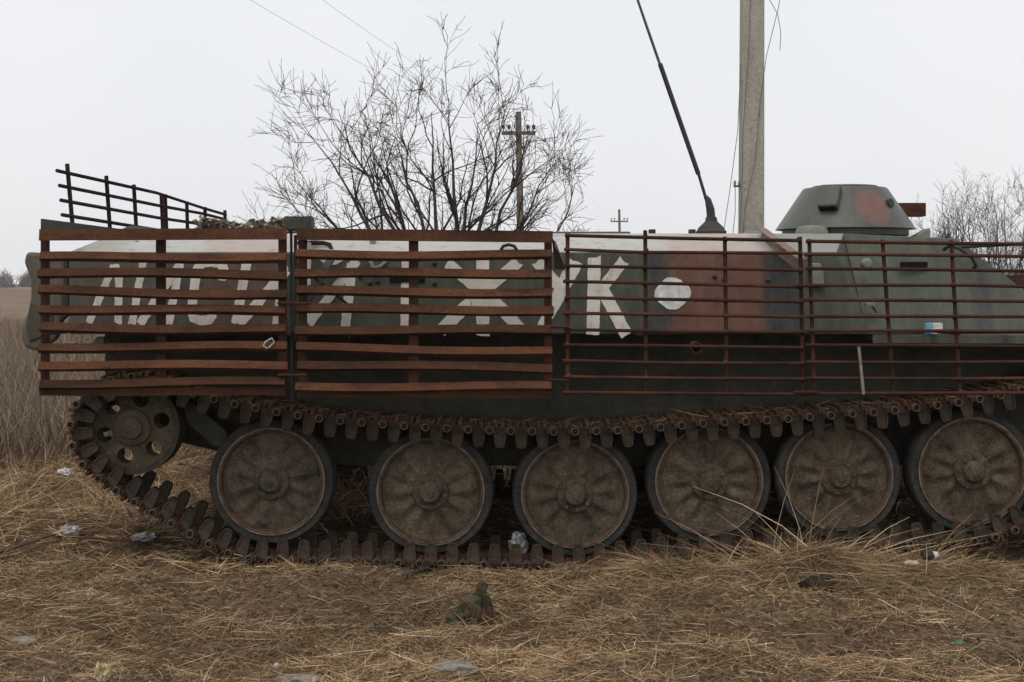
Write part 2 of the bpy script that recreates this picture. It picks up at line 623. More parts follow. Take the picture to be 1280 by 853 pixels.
def np_mesh(name, v, f, mat, tint=None, smooth=True):
    me = bpy.data.meshes.new(name)
    me.vertices.add(len(v))
    me.vertices.foreach_set('co', np.asarray(v, np.float32).ravel())
    k = f.shape[1]
    me.loops.add(f.size)
    me.loops.foreach_set('vertex_index', f.astype(np.int32).ravel())
    me.polygons.add(len(f))
    me.polygons.foreach_set('loop_start', np.arange(0, f.size, k, dtype=np.int32))
    me.polygons.foreach_set('loop_total', np.full(len(f), k, np.int32))
    if smooth:
        me.polygons.foreach_set('use_smooth', np.ones(len(f), bool))
    me.materials.append(mat)
    if tint is not None:
        at = me.attributes.new('tint', 'FLOAT_COLOR', 'POINT')
        c = np.ones((len(v), 4), np.float32)
        c[:, :3] = tint
        at.data.foreach_set('color', c.ravel())
    me.update(calc_edges=True)
    return me


v, f = ggrid()
ground = bpy.data.objects.new('ground', np_mesh('ground', v, f, GROUND))
col.objects.link(ground)
tag(ground, 'bare brown soil littered with dry straw, reaching to the horizon', None, None, 'structure')


# ------------------------------------------------------------------ straw and grass blades
def blades(roots, dirs, L, W, bend, cols, segs=3, flat=None):
    n = len(roots)
    t = np.linspace(0, 1, segs + 1)
    pts = roots[:, None, :] + dirs[:, None, :] * (L[:, None] * t)[:, :, None] + bend[:, None, :] * (L[:, None] * t ** 2)[:, :, None]
    r = rng.normal(size=(n, 3)) if flat is None else flat
    side = np.cross(dirs, r)
    side /= np.linalg.norm(side, axis=1, keepdims=True) + 1e-9
    w = (W[:, None] * (1 - 0.75 * t ** 2))[:, :, None] * 0.5
    a = pts + side[:, None, :] * w
    b = pts - side[:, None, :] * w
    v = np.stack([a, b], 2).reshape(n, -1, 3)
    m = 2 * (segs + 1)
    base = (np.arange(n) * m)[:, None]
    fs = []
    for s in range(segs):
        q = np.array([2 * s, 2 * s + 1, 2 * s + 3, 2 * s + 2])
        fs.append(base + q[None, :])
    f = np.stack(fs, 1).reshape(-1, 4)
    tint = np.repeat(cols, m, axis=0)
    return v.reshape(-1, 3), f, tint


def straw_cols(n, lo=0.5, hi=1.25, green=0.0, grey=0.0):
    base = np.array([[0.47, 0.32, 0.18], [0.37, 0.237, 0.125], [0.62, 0.47, 0.29], [0.215, 0.13, 0.07], [0.36, 0.25, 0.15]])
    c = base[rng.integers(0, len(base), n)]
    c = c * rng.uniform(lo, hi, (n, 1))
    if grey:
        g = c.mean(1, keepdims=True)
        c = c * (1 - grey) + g * grey
    if green:
        k = rng.random(n) < green
        c[k] = np.array([0.15, 0.16, 0.06]) * rng.uniform(0.6, 1.2, (k.sum(), 1))
    return c


def unit(a):
    return a / (np.linalg.norm(a, axis=1, keepdims=True) + 1e-9)


def stuff(name, parts, label, cat, mat=STRAW):
    vs, fs, ts, o = [], [], [], 0
    for v, f, t in parts:
        vs.append(v)
        fs.append(f + o)
        ts.append(t)
        o += len(v)
    ob = bpy.data.objects.new(name, np_mesh(name, np.concatenate(vs), np.concatenate(fs), mat, np.concatenate(ts), False))
    col.objects.link(ob)
    return tag(ob, label, cat, None, 'stuff')


def lying(n, x0, x1, y0, y1, l0, l1, w0, w1, lift=0.02, tilt=0.16, dens=None, segs=3, **kw):
    x = rng.uniform(x0, x1, n)
    y = rng.uniform(y0, y1, n)
    if dens is not None:
        keep = rng.random(n) < dens(x, y)
        x, y = x[keep], y[keep]
        n = len(x)
    a = rng.uniform(0, 2 * np.pi, n)
    d = unit(np.stack([np.cos(a), np.sin(a) * 1.15, rng.normal(0.02, tilt, n)], 1))
    L = rng.uniform(l0, l1, n) * rng.uniform(0.5, 1, n)
    r = np.stack([x, y, gz(x, y) + rng.uniform(0.0, lift, n)], 1)
    r -= d * L[:, None] * 0.5
    r[:, 2] = np.maximum(r[:, 2], gz(r[:, 0], r[:, 1]) + 0.001)
    e = r + d * L[:, None]
    low = gz(e[:, 0], e[:, 1]) - e[:, 2]
    d[:, 2] += np.maximum(low, 0) / L
    bend = rng.normal(0, 0.14, (n, 3))
    bend[:, 2] = -np.abs(rng.normal(0, 0.06, n))
    W = rng.uniform(w0, w1, n)
    cl = 0.5 + 0.3 * np.sin(2.3 * x + 1.9 * y + 2 * np.sin(1.3 * y + x)) * np.sin(3.1 * y - 1.2 * x) + 0.2 * np.sin(7.7 * x + 2 * np.sin(5 * y)) * np.sin(9.1 * y + 1.5 * np.sin(4 * x))
    return blades(r, d, L, W, bend, straw_cols(n, **kw) * (0.58 + 0.72 * np.clip(cl, 0, 1))[:, None], segs)


def patch(x, y):
    v = 0.62 + 0.5 * np.sin(x * 1.7 + y * 1.1 + 0.6) * np.sin(x * 0.63 - y * 2.3 + 1.2) + 0.3 * np.sin(4.1 * x - 3.3 * y + np.sin(2.7 * y)) * np.sin(3.3 * x + 5.2 * y)
    v = v + 0.25 * np.sin(11 * x + 3 * y) * np.sin(13 * y - 5 * x)
    v = v * np.where(x > 1.9, np.clip(1.2 - 0.62 * (x - 1.2), 0.07, 1), 1)
    v = np.where((y > -0.14) & (x < 0.8) & (x > -2.0), v * 0.12, v)
    v = np.where((y > -0.25) & (x > 2.1), v * 0.3, v)
    return np.clip(v, 0.05, 1.0)


stuff('straw_litter', [
    lying(330000, -3.3, 3.3, -2.7, 0.1, 0.02, 0.1, 0.0011, 0.0028, 0.022, 0.3, patch, lo=0.28, hi=1.15, segs=2),
    lying(26000, -3.3, 3.3, -2.7, 0.05, 0.008, 0.03, 0.004, 0.012, 0.02, 0.3, None, lo=0.15, hi=0.6, segs=2),
    lying(24000, -3.3, 3.3, -2.7, 0.0, 0.1, 0.3, 0.0014, 0.003, 0.035, 0.22, patch, lo=0.6, hi=1.3),
    lying(30000, -6.5, -1.4, -0.2, 5.0, 0.06, 0.3, 0.0025, 0.005, 0.05, 0.25, lo=0.5, hi=1.2),
    lying(15000, -2.0, 5.0, 0.3, 4.5, 0.08, 0.35, 0.003, 0.006, 0.03, 0.15, lo=0.4, hi=1.1),
], 'matted dry straw lying over the soil around the tracked vehicle', 'straw')


def tufts(centers, per, l0, l1, w0, w1, lean=0.5, spread=0.05, bias=None, **kw):
    c = np.repeat(centers, per, axis=0)
    n = len(c)
    x = c[:, 0] + rng.normal(0, spread, n)
    y = c[:, 1] + rng.normal(0, spread, n)
    tl = np.repeat(rng.normal(0, lean * 0.6, (len(centers), 2)), per, axis=0) + rng.normal(0, lean, (n, 2))
    if bias is not None:
        tl = tl + np.repeat(bias, per, axis=0)
    d = unit(np.stack([tl[:, 0], tl[:, 1], np.ones(n)], 1))
    L = rng.uniform(l0, l1, n) * rng.uniform(0.6, 1, n)
    if centers.shape[1] > 2:
        L *= np.repeat(centers[:, 2], per)
    r = np.stack([x, y, gz(x, y) - 0.01], 1)
    h = np.stack([d[:, 0], d[:, 1], np.zeros(n)], 1)
    bend = h * rng.uniform(0.1, 0.9, (n, 1)) + rng.normal(0, 0.08, (n, 3))
    bend[:, 2] -= rng.uniform(0.02, 0.35, n)
    W = rng.uniform(w0, w1, n)
    return blades(r, d, L, W, bend, straw_cols(n, **kw))


# the heaped tussock in front of the fourth to sixth wheels
cx = rng.normal(1.35, 0.5, 120)
cy = rng.normal(-0.42, 0.12, 120)
cen = np.stack([np.clip(cx, 0.75, 2.3), np.clip(cy, -0.8, -0.14)], 1)
bias = np.stack([np.where(cen[:, 0] < 1.35, -1.0, 0.9) * rng.uniform(0.6, 2.6, 120), rng.normal(-0.25, 0.35, 120)], 1)
heap = tufts(cen, 34, 0.1, 0.28, 0.0014, 0.003, 1.7, 0.08, bias, lo=0.4, hi=1.2, green=0.05)
cen2 = np.array([[1.33, -0.33], [1.5, -0.3], [1.42, -0.38], [1.2, -0.3], [1.75, -0.35], [2.0, -0.38]])
b2 = np.array([[-0.5, 0], [0.0, 0], [-0.2, 0.0], [-1.3, 0], [1.0, 0], [1.3, 0]])
tall = tufts(cen2, 7, 0.4, 0.66, 0.0025, 0.004, 0.35, 0.05, b2, lo=0.9, hi=1.4)
cen3 = np.stack([rng.uniform(-0.6, 2.4, 70), rng.uniform(-1.2, -0.7, 70)], 1)
grn = tufts(cen3, 14, 0.04, 0.11, 0.0015, 0.003, 0.8, 0.05, None, lo=0.5, hi=1.0, green=0.45)
cen4 = np.stack([rng.uniform(-3.2, 3.0, 260), rng.uniform(-2.5, -0.5, 260)], 1)
small = tufts(cen4, 16, 0.03, 0.1, 0.0012, 0.0026, 1.0, 0.035, None, lo=0.4, hi=1.1, green=0.06)
stuff('dry_grass_tussock', [heap, tall, grn, small], 'heaped pale dry grass with long stalks in front of the road wheels', 'grass')

# matted clumps to the left, then standing dry weeds behind
n1 = 800
c1 = np.stack([rng.uniform(-6.5, -2.05, n1), rng.uniform(-0.3, 5.5, n1)], 1)
c1 = c1[~((c1[:, 1] < 0.45) & (c1[:, 0] > -2.9))]
mat1 = tufts(c1, 30, 0.12, 0.36, 0.003, 0.006, 0.9, 0.07, None, lo=0.5, hi=1.2)
n1b = 160
c1b = np.stack([rng.uniform(-2.1, -1.0, n1b), rng.uniform(1.2, 4.5, n1b)], 1)
mat1b = tufts(c1b, 26, 0.1, 0.28, 0.003, 0.006, 0.9, 0.07, None, lo=0.6, hi=1.25)
n2 = 2600
yy = 3.2 + 30 * rng.random(n2) ** 1.5
xx = rng.uniform(-1.35, 0.9, n2) * (yy + 6.8) * 0.5
c2 = np.stack([xx, yy, 0.75 + 0.35 * rng.random(n2)], 1)
weeds = tufts(c2, 30, 0.5, 1.0, 0.004, 0.009, 0.16, 0.16, None, lo=0.36, hi=0.72, grey=0.3)
stuff('matted_dry_grass', [mat1, mat1b], 'tangled dry grass clumps beside the rear of the tracked vehicle', 'grass')
stuff('tall_dry_weeds', [weeds], 'tall grey-brown dry weeds standing in the field behind', 'weeds')

# ------------------------------------------------------------------ the vehicle
YC = 1.42       # centre line
car = thing('armoured_carrier', 'green and rust-brown camouflaged tracked armoured carrier with welded rusty slat cage and white lettering',
            'armoured vehicle', (0, YC, 0))
INV = Matrix.Translation((0, -YC, 0))


def V(mb):
    """move world-space points of a builder into the vehicle's space"""
    mb.v = [(x, y - YC, z) for x, y, z in mb.v]
    return mb


def mir(p):
    return (p[0], 2 * YC - p[1], p[2])


# --- upper hull
ZB, ZS, ZR = 1.174, 1.607, 1.713
hb = MB()
near = dict(rb=(-2.334, 0, ZB), rs=(-2.334, 0, ZS), rr=(-2.17, 0.25, ZR), cb=(1.875, 0, ZB), cs=(1.71, 0, ZS), cr=(1.81, 0.25, ZR),
            fb=(3.12, 0.30, ZB), ft=(2.47, 0.38, 1.69))
k = list(near)
vv = [near[q] for q in k] + [mir(near[q]) for q in k]
N = {q: i for i, q in enumerate(k)}
M_ = {q: i + len(k) for i, q in enumerate(k)}
fs = []
mi = []
for A, flip in ((N, False), (M_, True)):
    for face, m in ((('rb', 'cb', 'cs', 'rs'), 0), (('rs', 'cs', 'cr', 'rr'), 1), (('cb', 'cr', 'cs'), 0), (('cb', 'fb', 'ft', 'cr'), 0)):
        q = [A[w] for w in face]
        fs.append(tuple(q[::-1] if flip else q))
        mi.append(m)
fs += [(N['rr'], N['cr'], M_['cr'], M_['rr']), (N['cr'], N['ft'], M_['ft'], M_['cr']), (N['ft'], N['fb'], M_['fb'], M_['ft']),
       (N['rb'], N['rs'], M_['rs'], M_['rb']), (N['rs'], N['rr'], M_['rr'], M_['rs']), (N['rb'], M_['rb'], M_['cb'], N['cb']), (N['cb'], M_['cb'], M_['fb'], N['fb'])]
mi += [0] * 7
hb.v = vv
hb.f = fs
hb.m = mi
hull = V(hb).build('upper_hull', [HULL, SLOPE], car, bevel=0.008)

# --- lower hull
lb = MB()
y0, y1 = 0.42, 2 * YC - 0.42
prof = [(-2.28, 0.8), (-2.28, 1.172), (3.2, 1.172), (3.75, 0.92), (3.2, 0.5), (2.9, 0.42), (-1.3, 0.42), (-1.9, 0.56)]
lb.prism([(x, y0, z) for x, z in prof], (0, y1 - y0, 0))
V(lb).build('lower_hull', LOWER, car, bevel=0.01)
for i, wx in enumerate(WX):
    for s in (0, 1):
        ax = MB()
        a = (wx + 0.28, y0 + 0.02, WZ[i] + 0.14)
        b = (wx, y0 - 0.08, WZ[i])
        if s:
            a, b = mir(a), mir(b)
        ax.bar(a, b, 0.06, 0.09)
        V(ax).build('suspension_arm', LOWER, car)

# --- fenders at the bow
for s in (0, 1):
    fd = MB()
    pts = [(1.9, 0.005, 1.141), (3.55, 0.02, 1.135), (3.62, 0.03, 1.06)]
    for a, b in zip(pts, pts[1:]):
        o = [Vector(a), Vector(b), Vector(b) + Vector((0, 0, 0.03)), Vector(a) + Vector((0, 0, 0.03))]
        if s:
            o = [Vector(mir(p)) for p in o]
        fd.prism(o, (0, -0.42 if s else 0.42, 0))
    # folded front lip
    a, b = Vector((1.9, -0.004, 1.148)), Vector((3.55, 0.011, 1.142))
    if s:
        a, b = Vector(mir(a)), Vector(mir(b))
    fd.bar(a, b, 0.006, 0.042)
    V(fd).build('fender', HULL, car)


# --- slits, bolts, handles on the hull
def hull_part(name, mb, mat, smooth=None, bevel=None):
    return V(mb).build(name, mat, hull_child, smooth, bevel=bevel)


class _H:
    pass


def sub(name, mb, mat, parent=None, smooth=None, bevel=None):
    """sub-part of the hull (hull sits at the vehicle's origin)"""
    return V(mb).build(name, mat, parent if parent is not None else hull, smooth, bevel=bevel)


def plate(px0, px1, py0, py1, Y, t, Yb=None):
    a, b = P(px0, py1, Y), P(px1, py0, Y)
    m = MB()
    m.box(((a.x + b.x) / 2, Y - t / 2 + 0.002, (a.z + b.z) / 2), (b.x - a.x, t, b.z - a.z))
    return m


sub('firing_port', plate(487, 531, 346, 353, 0, 0.012), HOLE, bevel=0.003)
for (bx, by) in ((543, 329), (543, 354), (472, 352), (462, 354), (450, 345), (905, 350), (893, 346), (897, 373), (960, 350), (1152, 375)):
    c = P(bx, by, 0)
    m = MB().lathe([(0.013, 0), (0.013, -0.01), (0.008, -0.016), (0.0, -0.018)], 8, c, 'Y')
    sub('bolt', m, DARKSTEEL, smooth=40)
# V-shaped tool clamp
m = MB()
m.tube([P(458, 318, 0.02), P(463, 328, -0.02), P(468, 336, -0.02), P(476, 333, -0.02), P(489, 322, 0.02)], 0.011, 8)
m.box(P(469, 336, -0.015), (0.05, 0.02, 0.03))
sub('tool_clamp', m, PALEGREEN, smooth=40)
m = MB().box(P(466, 305, 0.12) + Vector((0, 0, 0.01)), (0.03, 0.03, 0.05))
sub('clamp_lug', m, PALEGREEN, bevel=0.004)
# pipe handle, arched grab handle
m = MB().tube([P(372, 304, 0.06), P(404, 304, 0.06), P(412, 306, 0.06), P(415, 314, 0.04)], 0.012, 8)
sub('grab_handle', m, RUST_DARK, smooth=60)
m = MB().tube([P(626, 313, 0.03), P(629, 308, 0.02), P(636, 306, 0.02), P(643, 308, 0.02), P(646, 313, 0.03)], 0.009, 8)
sub('grab_handle', m, RUST_DARK, smooth=60)
# small fittings: hook block, dome, step, mirror plate
m = MB().lathe([(0.03, 0.02), (0.03, -0.012), (0.022, -0.03), (0.0, -0.036)], 14, P(1083, 330, 0.06), 'Y')
sub('marker_lamp_cover', m, PALEGREEN, smooth=40)
m = MB()
m.box(P(1087, 381, 0.0), (0.045, 0.05, 0.02))
m.bar(P(1090, 381, -0.01), P(1096, 391, 0.02), 0.02, 0.01)
sub('step_bracket', m, PALEGREEN, bevel=0.003)
m = MB()
mvs = [P(1015, 329, -0.03), P(1025, 329, -0.03), P(1029, 336, -0.03), P(1031, 359, -0.03), P(1013, 359, -0.03), P(1012, 334, -0.03)]
m.prism(mvs, (0, 0.04, 0))
sub('side_box', m, PALEGREEN, bevel=0.005)
# vision slit on the bow side plate
sl = MB()
c0, c1 = P(1125, 332, 0.19), P(1158, 332, 0.25)
sl.bar(c0 + Vector((0, -0.012, 0)), c1 + Vector((0, -0.012, 0)), 0.02, 0.04)
sub('vision_slit', sl, HOLE, bevel=0.006)
# front grab rail and beam
m = MB().tube([P(1180, 312, 0.28), P(1188, 306, 0.2), P(1200, 311, 0.2), P(1215, 322, 0.22), P(1220, 332, 0.25), P(1216, 337, 0.28)], 0.011, 8)
sub('grab_rail', m, DARKSTEEL, smooth=60)
m = MB().tube([P(1192, 309, 0.25), P(1250, 306, 0.25), P(1300, 304, 0.25)], 0.011, 8)
sub('grab_rail', m, DARKSTEEL, smooth=60)
m = MB().bar(P(1250, 352, 0.5), P(1330, 345, 0.5), 0.06, 0.06)
sub('bow_beam', m, RUST_DARK, bevel=0.004)
# exhaust stub below the fender line
m = MB().lathe([(0.0, -0.24), (0.03, -0.24), (0.03, -0.345), (0.022, -0.345), (0.022, -0.25), (0.0, -0.25)], 20, P(871, 435, -0.36) + Vector((0, 0.34, 0)), 'Y')
sub('exhaust_stub', m, RUST_BAR, smooth=40)
# rounded rear stowage drum and roof fittings
m = MB().lathe([(0.0, -0.26), (0.06, -0.25), (0.1, -0.2), (0.1, 0.24), (0.0, 0.24)], 24, (-2.10, 0.55, 1.66), 'Y')
sub('rear_ventilator', m, DARKSTEEL, smooth=40)
m = MB().box(P(155, 306, 0.15), (0.03, 0.04, 0.025)).box(P(166, 307, 0.15), (0.05, 0.03, 0.02)).box(P(172, 305, 0.15), (0.02, 0.03, 0.03))
sub('latch', m, DARKSTEEL, bevel=0.003)
m = MB().box(P(295, 309, 0.15), (0.06, 0.05, 0.015)).box(P(330, 306, 0.18), (0.03, 0.03, 0.012))
sub('latch', m, RUST_DARK, bevel=0.003)
for px0, px1, py0, mt in ((811, 819, 287, RUST_BAR), (861, 869, 287, DARKSTEEL)):
    a, b = P(px0, 300, 0.42), P(px1, py0, 0.42)
    m = MB().box(((a.x + b.x) / 2, 0.42, (ZR + b.z) / 2), (b.x - a.x, 0.05, b.z - ZR))
    sub('roof_lug', m, mt, bevel=0.003)
m = MB().box((0.42, 1.3, ZR + 0.02), (0.6, 0.55, 0.04))
sub('roof_hatch', m, HULL, bevel=0.01)
m = MB().box((-1.0, 1.0, ZR + 0.02), (0.7, 0.5, 0.04))
sub('roof_hatch', m, HULL, bevel=0.01)
m = MB().box((-1.0, 1.85, ZR + 0.02), (0.7, 0.5, 0.04))
sub('roof_hatch', m, HULL, bevel=0.01)
m = MB().lathe([(0.09, 0), (0.09, 0.015), (0.078, 0.042), (0.04, 0.052), (0, 0.053)], 20, Vector((P(1018, 304, 0.3).x, 0.36, ZR - 0.004)), 'Z')
sub('periscope_cover', m, PALEGREEN, smooth=40)
m = MB().tube([P(929, 295, 0.3), P(934, 293, 0.3), P(955, 294, 0.3)], [0.012, 0.022, 0.02], 12)
sub('lamp_arm', m, PALEGREEN, smooth=50)
m = MB()
w0 = P(1140, 298, 0.6)
m.prism([P(1139, 299, 0.6), P(1163, 299, 0.6), P(1163, 285, 0.6)], (0, 0.12, 0))
sub('periscope_guard', m, PALEGREEN, bevel=0.003)
# weld seam in front of the side plate bend
sub('hull_seam', MB().bar(Vector((1.868, -0.002, 1.19)), Vector((1.80, 0.20, 1.69)), 0.005, 0.006, (0, 1, 0)), DARKSTEEL)


# --- lettering
def stroke(mb, pts, w, layer, jit=0.5):
    """brush stroke on the hull side; pts in the side plane, w in pixels of that plane"""
    s = D / F
    Y = -0.0025 - layer * 0.0006
    ps = []
    for a, b in zip(pts, pts[1:]):
        n = max(2, int(math.hypot(b[0] - a[0], b[1] - a[1]) / 5))
        for i in range(n):
            ps.append((a[0] + (b[0] - a[0]) * i / n, a[1] + (b[1] - a[1]) * i / n))
    ps.append(pts[-1])
    vs, fs = [], []
    for i, p in enumerate(ps):
        q0, q1 = ps[max(i - 1, 0)], ps[min(i + 1, len(ps) - 1)]
        dx, dy = q1[0] - q0[0], q1[1] - q0[1]
        l = math.hypot(dx, dy)
        nx, ny = -dy / l, dx / l
        ww = (w if not hasattr(w, '__len__') else w[0] + (w[1] - w[0]) * i / (len(ps) - 1)) / 2
        for sgn in (1, 0.33, -0.33, -1):
            end = 0
            if i in (0, len(ps) - 1):
                end = random.uniform(-1.8, 1.8) * (1 if i else -1)
            k = ww * sgn + (random.uniform(-jit, jit) if abs(sgn) == 1 else 0)
            X = p[0] + nx * k + dx / l * end
            Z = p[1] + ny * k + dy / l * end
            vs.append(((X - 640) * s, Y, H + (350 - Z) * s))
    for i in range(len(ps) - 1):
        for j in range(3):
            a = i * 4 + j
            fs.append((a, a + 1, a + 5, a + 4))
    mb.add(vs, fs)


letters = [
    [([(142, 332), (111, 404)], 9), ([(144.5, 331), (149, 350), (148, 404)], 9.5)],
    [([(179, 327), (165, 405)], 9.5), ([(226, 329), (175, 405)], 11), ([(225, 332), (211, 405)], 10)],
    [([(279, 350), (280, 337), (276, 330), (264, 327), (252, 330), (246, 338), (243, 361), (239.5, 386), (242, 398), (252, 401), (262, 400), (267, 392)], 12)],
    [([(309, 326), (295, 405)], 12), ([(358, 338), (299, 405)], 13), ([(356, 332), (345, 406)], 10)],
    [([(386, 304), (383.5, 405)], 7), ([(446, 326), (385, 406)], 11.5), ([(440, 330), (431, 419)], 12), ([(402, 322), (408, 328), (420, 328), (428, 322)], 7)],
    [([(507, 318), (505.5, 419)], 10)],
    [([(603, 324), (603.5, 419)], 16), ([(559, 329), (604, 367)], 14.5), ([(648, 327), (603, 366)], 14.5), ([(600, 367), (551, 413)], 16), ([(608, 366), (651, 412)], 15)],
    [([(671, 327), (697, 357)], 15), ([(720, 326), (694, 378), (677, 410)], (20, 13))],
    [([(743, 321), (741, 419)], 16), ([(780, 326), (748, 366)], 14), ([(751, 358), (783, 419)], 15.5)],
]
for L_ in letters:
    m = MB()
    for i, (pts, w) in enumerate(L_):
        stroke(m, pts, w, i)
    V(m).build('painted_letter', WHITE, hull, fix=False)
m = MB()
ring = []
for i in range(36):
    a = 2 * math.pi * i / 36
    r = 1 + 0.05 * math.cos(4 * a + 0.4) + random.uniform(-0.03, 0.03)
    p = P(840.5 + 22 * r * math.cos(a), 367 + 19.5 * r * math.sin(a), 0)
    ring.append((p.x, -0.004, p.z))
c = P(840, 367, 0)
m.add(ring + [(c.x, -0.004, c.z)], [(i, (i + 1) % 36, 36) for i in range(36)])
DISC = simple('white_sticker', (0.5, 0.5, 0.48), (0.74, 0.74, 0.73), 8, 0.6, 0.3, 0.5, 30, stretch=(4, 1, 0.6))
tag(V(m).build('painted_disc', DISC, hull, fix=False), 'white round mark on the rust-brown side patch')

# --- rear door, swung open behind the hull
dr = MB()
pro = [(32, 315), (29, 328), (37.5, 350), (37.5, 371), (34, 390), (25.5, 409), (25, 422), (30, 435), (45, 439.5), (70, 424), (76, 400), (84, 396), (86, 318)]
o = [P(x, y, 0.22) for x, y in pro]
dr.prism(o, (0, 0.07, 0))
door = V(dr).build('rear_door', camo_mat('rear_door_paint', [], [], 0.55, (0.062, 0.07, 0.052), 0.6), car, bevel=0.02)
dp = MB()
dp.prism([P(x, y, 0.22) + Vector((0, -0.01, 0)) for x, y in ((38, 378), (33, 408), (37, 428), (64, 416), (68, 384))], (0, 0.012, 0))
V(dp).build('door_panel', simple('muddy_paint', (0.05, 0.045, 0.033), (0.1, 0.078, 0.055), 8), door, bevel=0.006)
m = MB().tube([P(84, 322, 0.22), P(84, 392, 0.22)], 0.02, 10)
V(m).build('hinge', BLACKMETAL, door, smooth=40)
m = MB().box(P(85, 375, 0.1), (0.04, 0.1, 0.12)).box(P(88, 432, 0.4), (0.05, 0.08, 0.03)).bar(P(82, 430, 0.4), P(100, 436, 0.4), 0.015, 0.015)
V(m).build('door_catch', BLACKMETAL, car, bevel=0.004)
# tow eye plate under the rear overhang
m = MB().prism([P(112, 430, 0.2), P(122, 421, 0.2), P(130, 421, 0.2), P(130, 430, 0.2)], (0, 0.03, 0))
V(m).build('rear_bracket', PALEGREEN, car, bevel=0.003)

# --- turret
TC = P(1056, 292, 0.75)
TC.z = ZR + 0.012
tur = MB()
tur.lathe([(0.40, 0.028), (0.395, 0.034), (0.243, 0.262), (0.236, 0.268), (0.0, 0.272)], 56, (0, 0, 0), 'Z')
tur.lathe([(0.36, -0.01), (0.36, 0.03), (0.3, 0.031)], 40, (0, 0, 0), 'Z')
turret = tur.build('turret', TURRET, car, 42, (TC.x, TC.y - YC, TC.z))
tm = MB()
ang = math.radians(-120)
# sight housing lying on the cone
dv = Vector((math.cos(ang), math.sin(ang), 0))
tgt = Vector((-dv.y, dv.x, 0))
sl_ = Vector((dv.x * -0.152, dv.y * -0.152, 0.228)).normalized()
nrm = tgt.cross(sl_)
if nrm.dot(dv) < 0:
    nrm = -nrm
a = dv * 0.335 + Vector((0, 0, 0.125)) + nrm * 0.02
b = dv * 0.25 + Vector((0, 0, 0.253)) + nrm * 0.02
tm.bar(a, b, 0.115, 0.055, nrm)
tm.build('sight_housing', TURRET_PAINT, turret, bevel=0.012)
tm = MB().bar(a - sl_ * 0.004, a + sl_ * 0.02, 0.09, 0.035, nrm)
tm.build('sight_window', HOLE, turret)
ang = math.radians(-52)
dv = Vector((math.cos(ang), math.sin(ang), 0))
c = dv * 0.31 + Vector((0, 0, 0.165))
tm = MB().tube([c - dv * 0.02, c + dv * 0.012 + Vector((0, 0, 0.006))], 0.026, 16)
tm.build('port_plug', DARKSTEEL, turret, 40)
tm = MB().box((0.35, 0.12, 0.15), (0.3, 0.09, 0.08))
tm.build('gun_mount', RUST, turret, bevel=0.004)
tm = MB().lathe([(0.19, 0.26), (0.19, 0.277), (0.18, 0.282), (0, 0.284)], 36, (0, 0, 0), 'Z')
tm.build('turret_hatch', TURRET_PAINT, turret, 40)

# --- antenna
ab = P(889, 298, 0.42)
an = MB()
an.lathe([(0.085, 0), (0.085, 0.03), (0.078, 0.036), (0.072, 0.05), (0.035, 0.085), (0.03, 0.11), (0.0, 0.11)], 24, (0, 0, 0), 'Z')
ant = an.build('antenna_mount', DARKSTEEL, car, 35, (ab.x, ab.y - YC, ZR - 0.012))
org = Vector((ab.x, ab.y, ZR - 0.012))
q = lambda x, y: P(x, y, 0.42) - org
m = MB().tube([q(889, 274), q(888, 262), q(885, 250), q(882, 246)], [0.024, 0.024, 0.018, 0.012], 12)
m.build('rubber_spring', BLACKMETAL, ant, 50)
m = MB().tube([q(882, 247), q(873, 217)], 0.009, 10)
m.build('whip', BLACKMETAL, ant, 50)
m = MB().tube([q(873, 218), q(850, 152), q(825, 80)], 0.0135, 10)
m.build('whip_sleeve', BLACKMETAL, ant, 50)
m = MB().tube([q(825, 81), q(810, 38), q(797, 0), q(778, -55), q(755, -120)], [0.008, 0.008, 0.007, 0.006, 0.005], 8)
m.build('whip', simple('grey_rod', (0.04, 0.04, 0.045), (0.08, 0.08, 0.085), 10, 0.5), ant, 50)

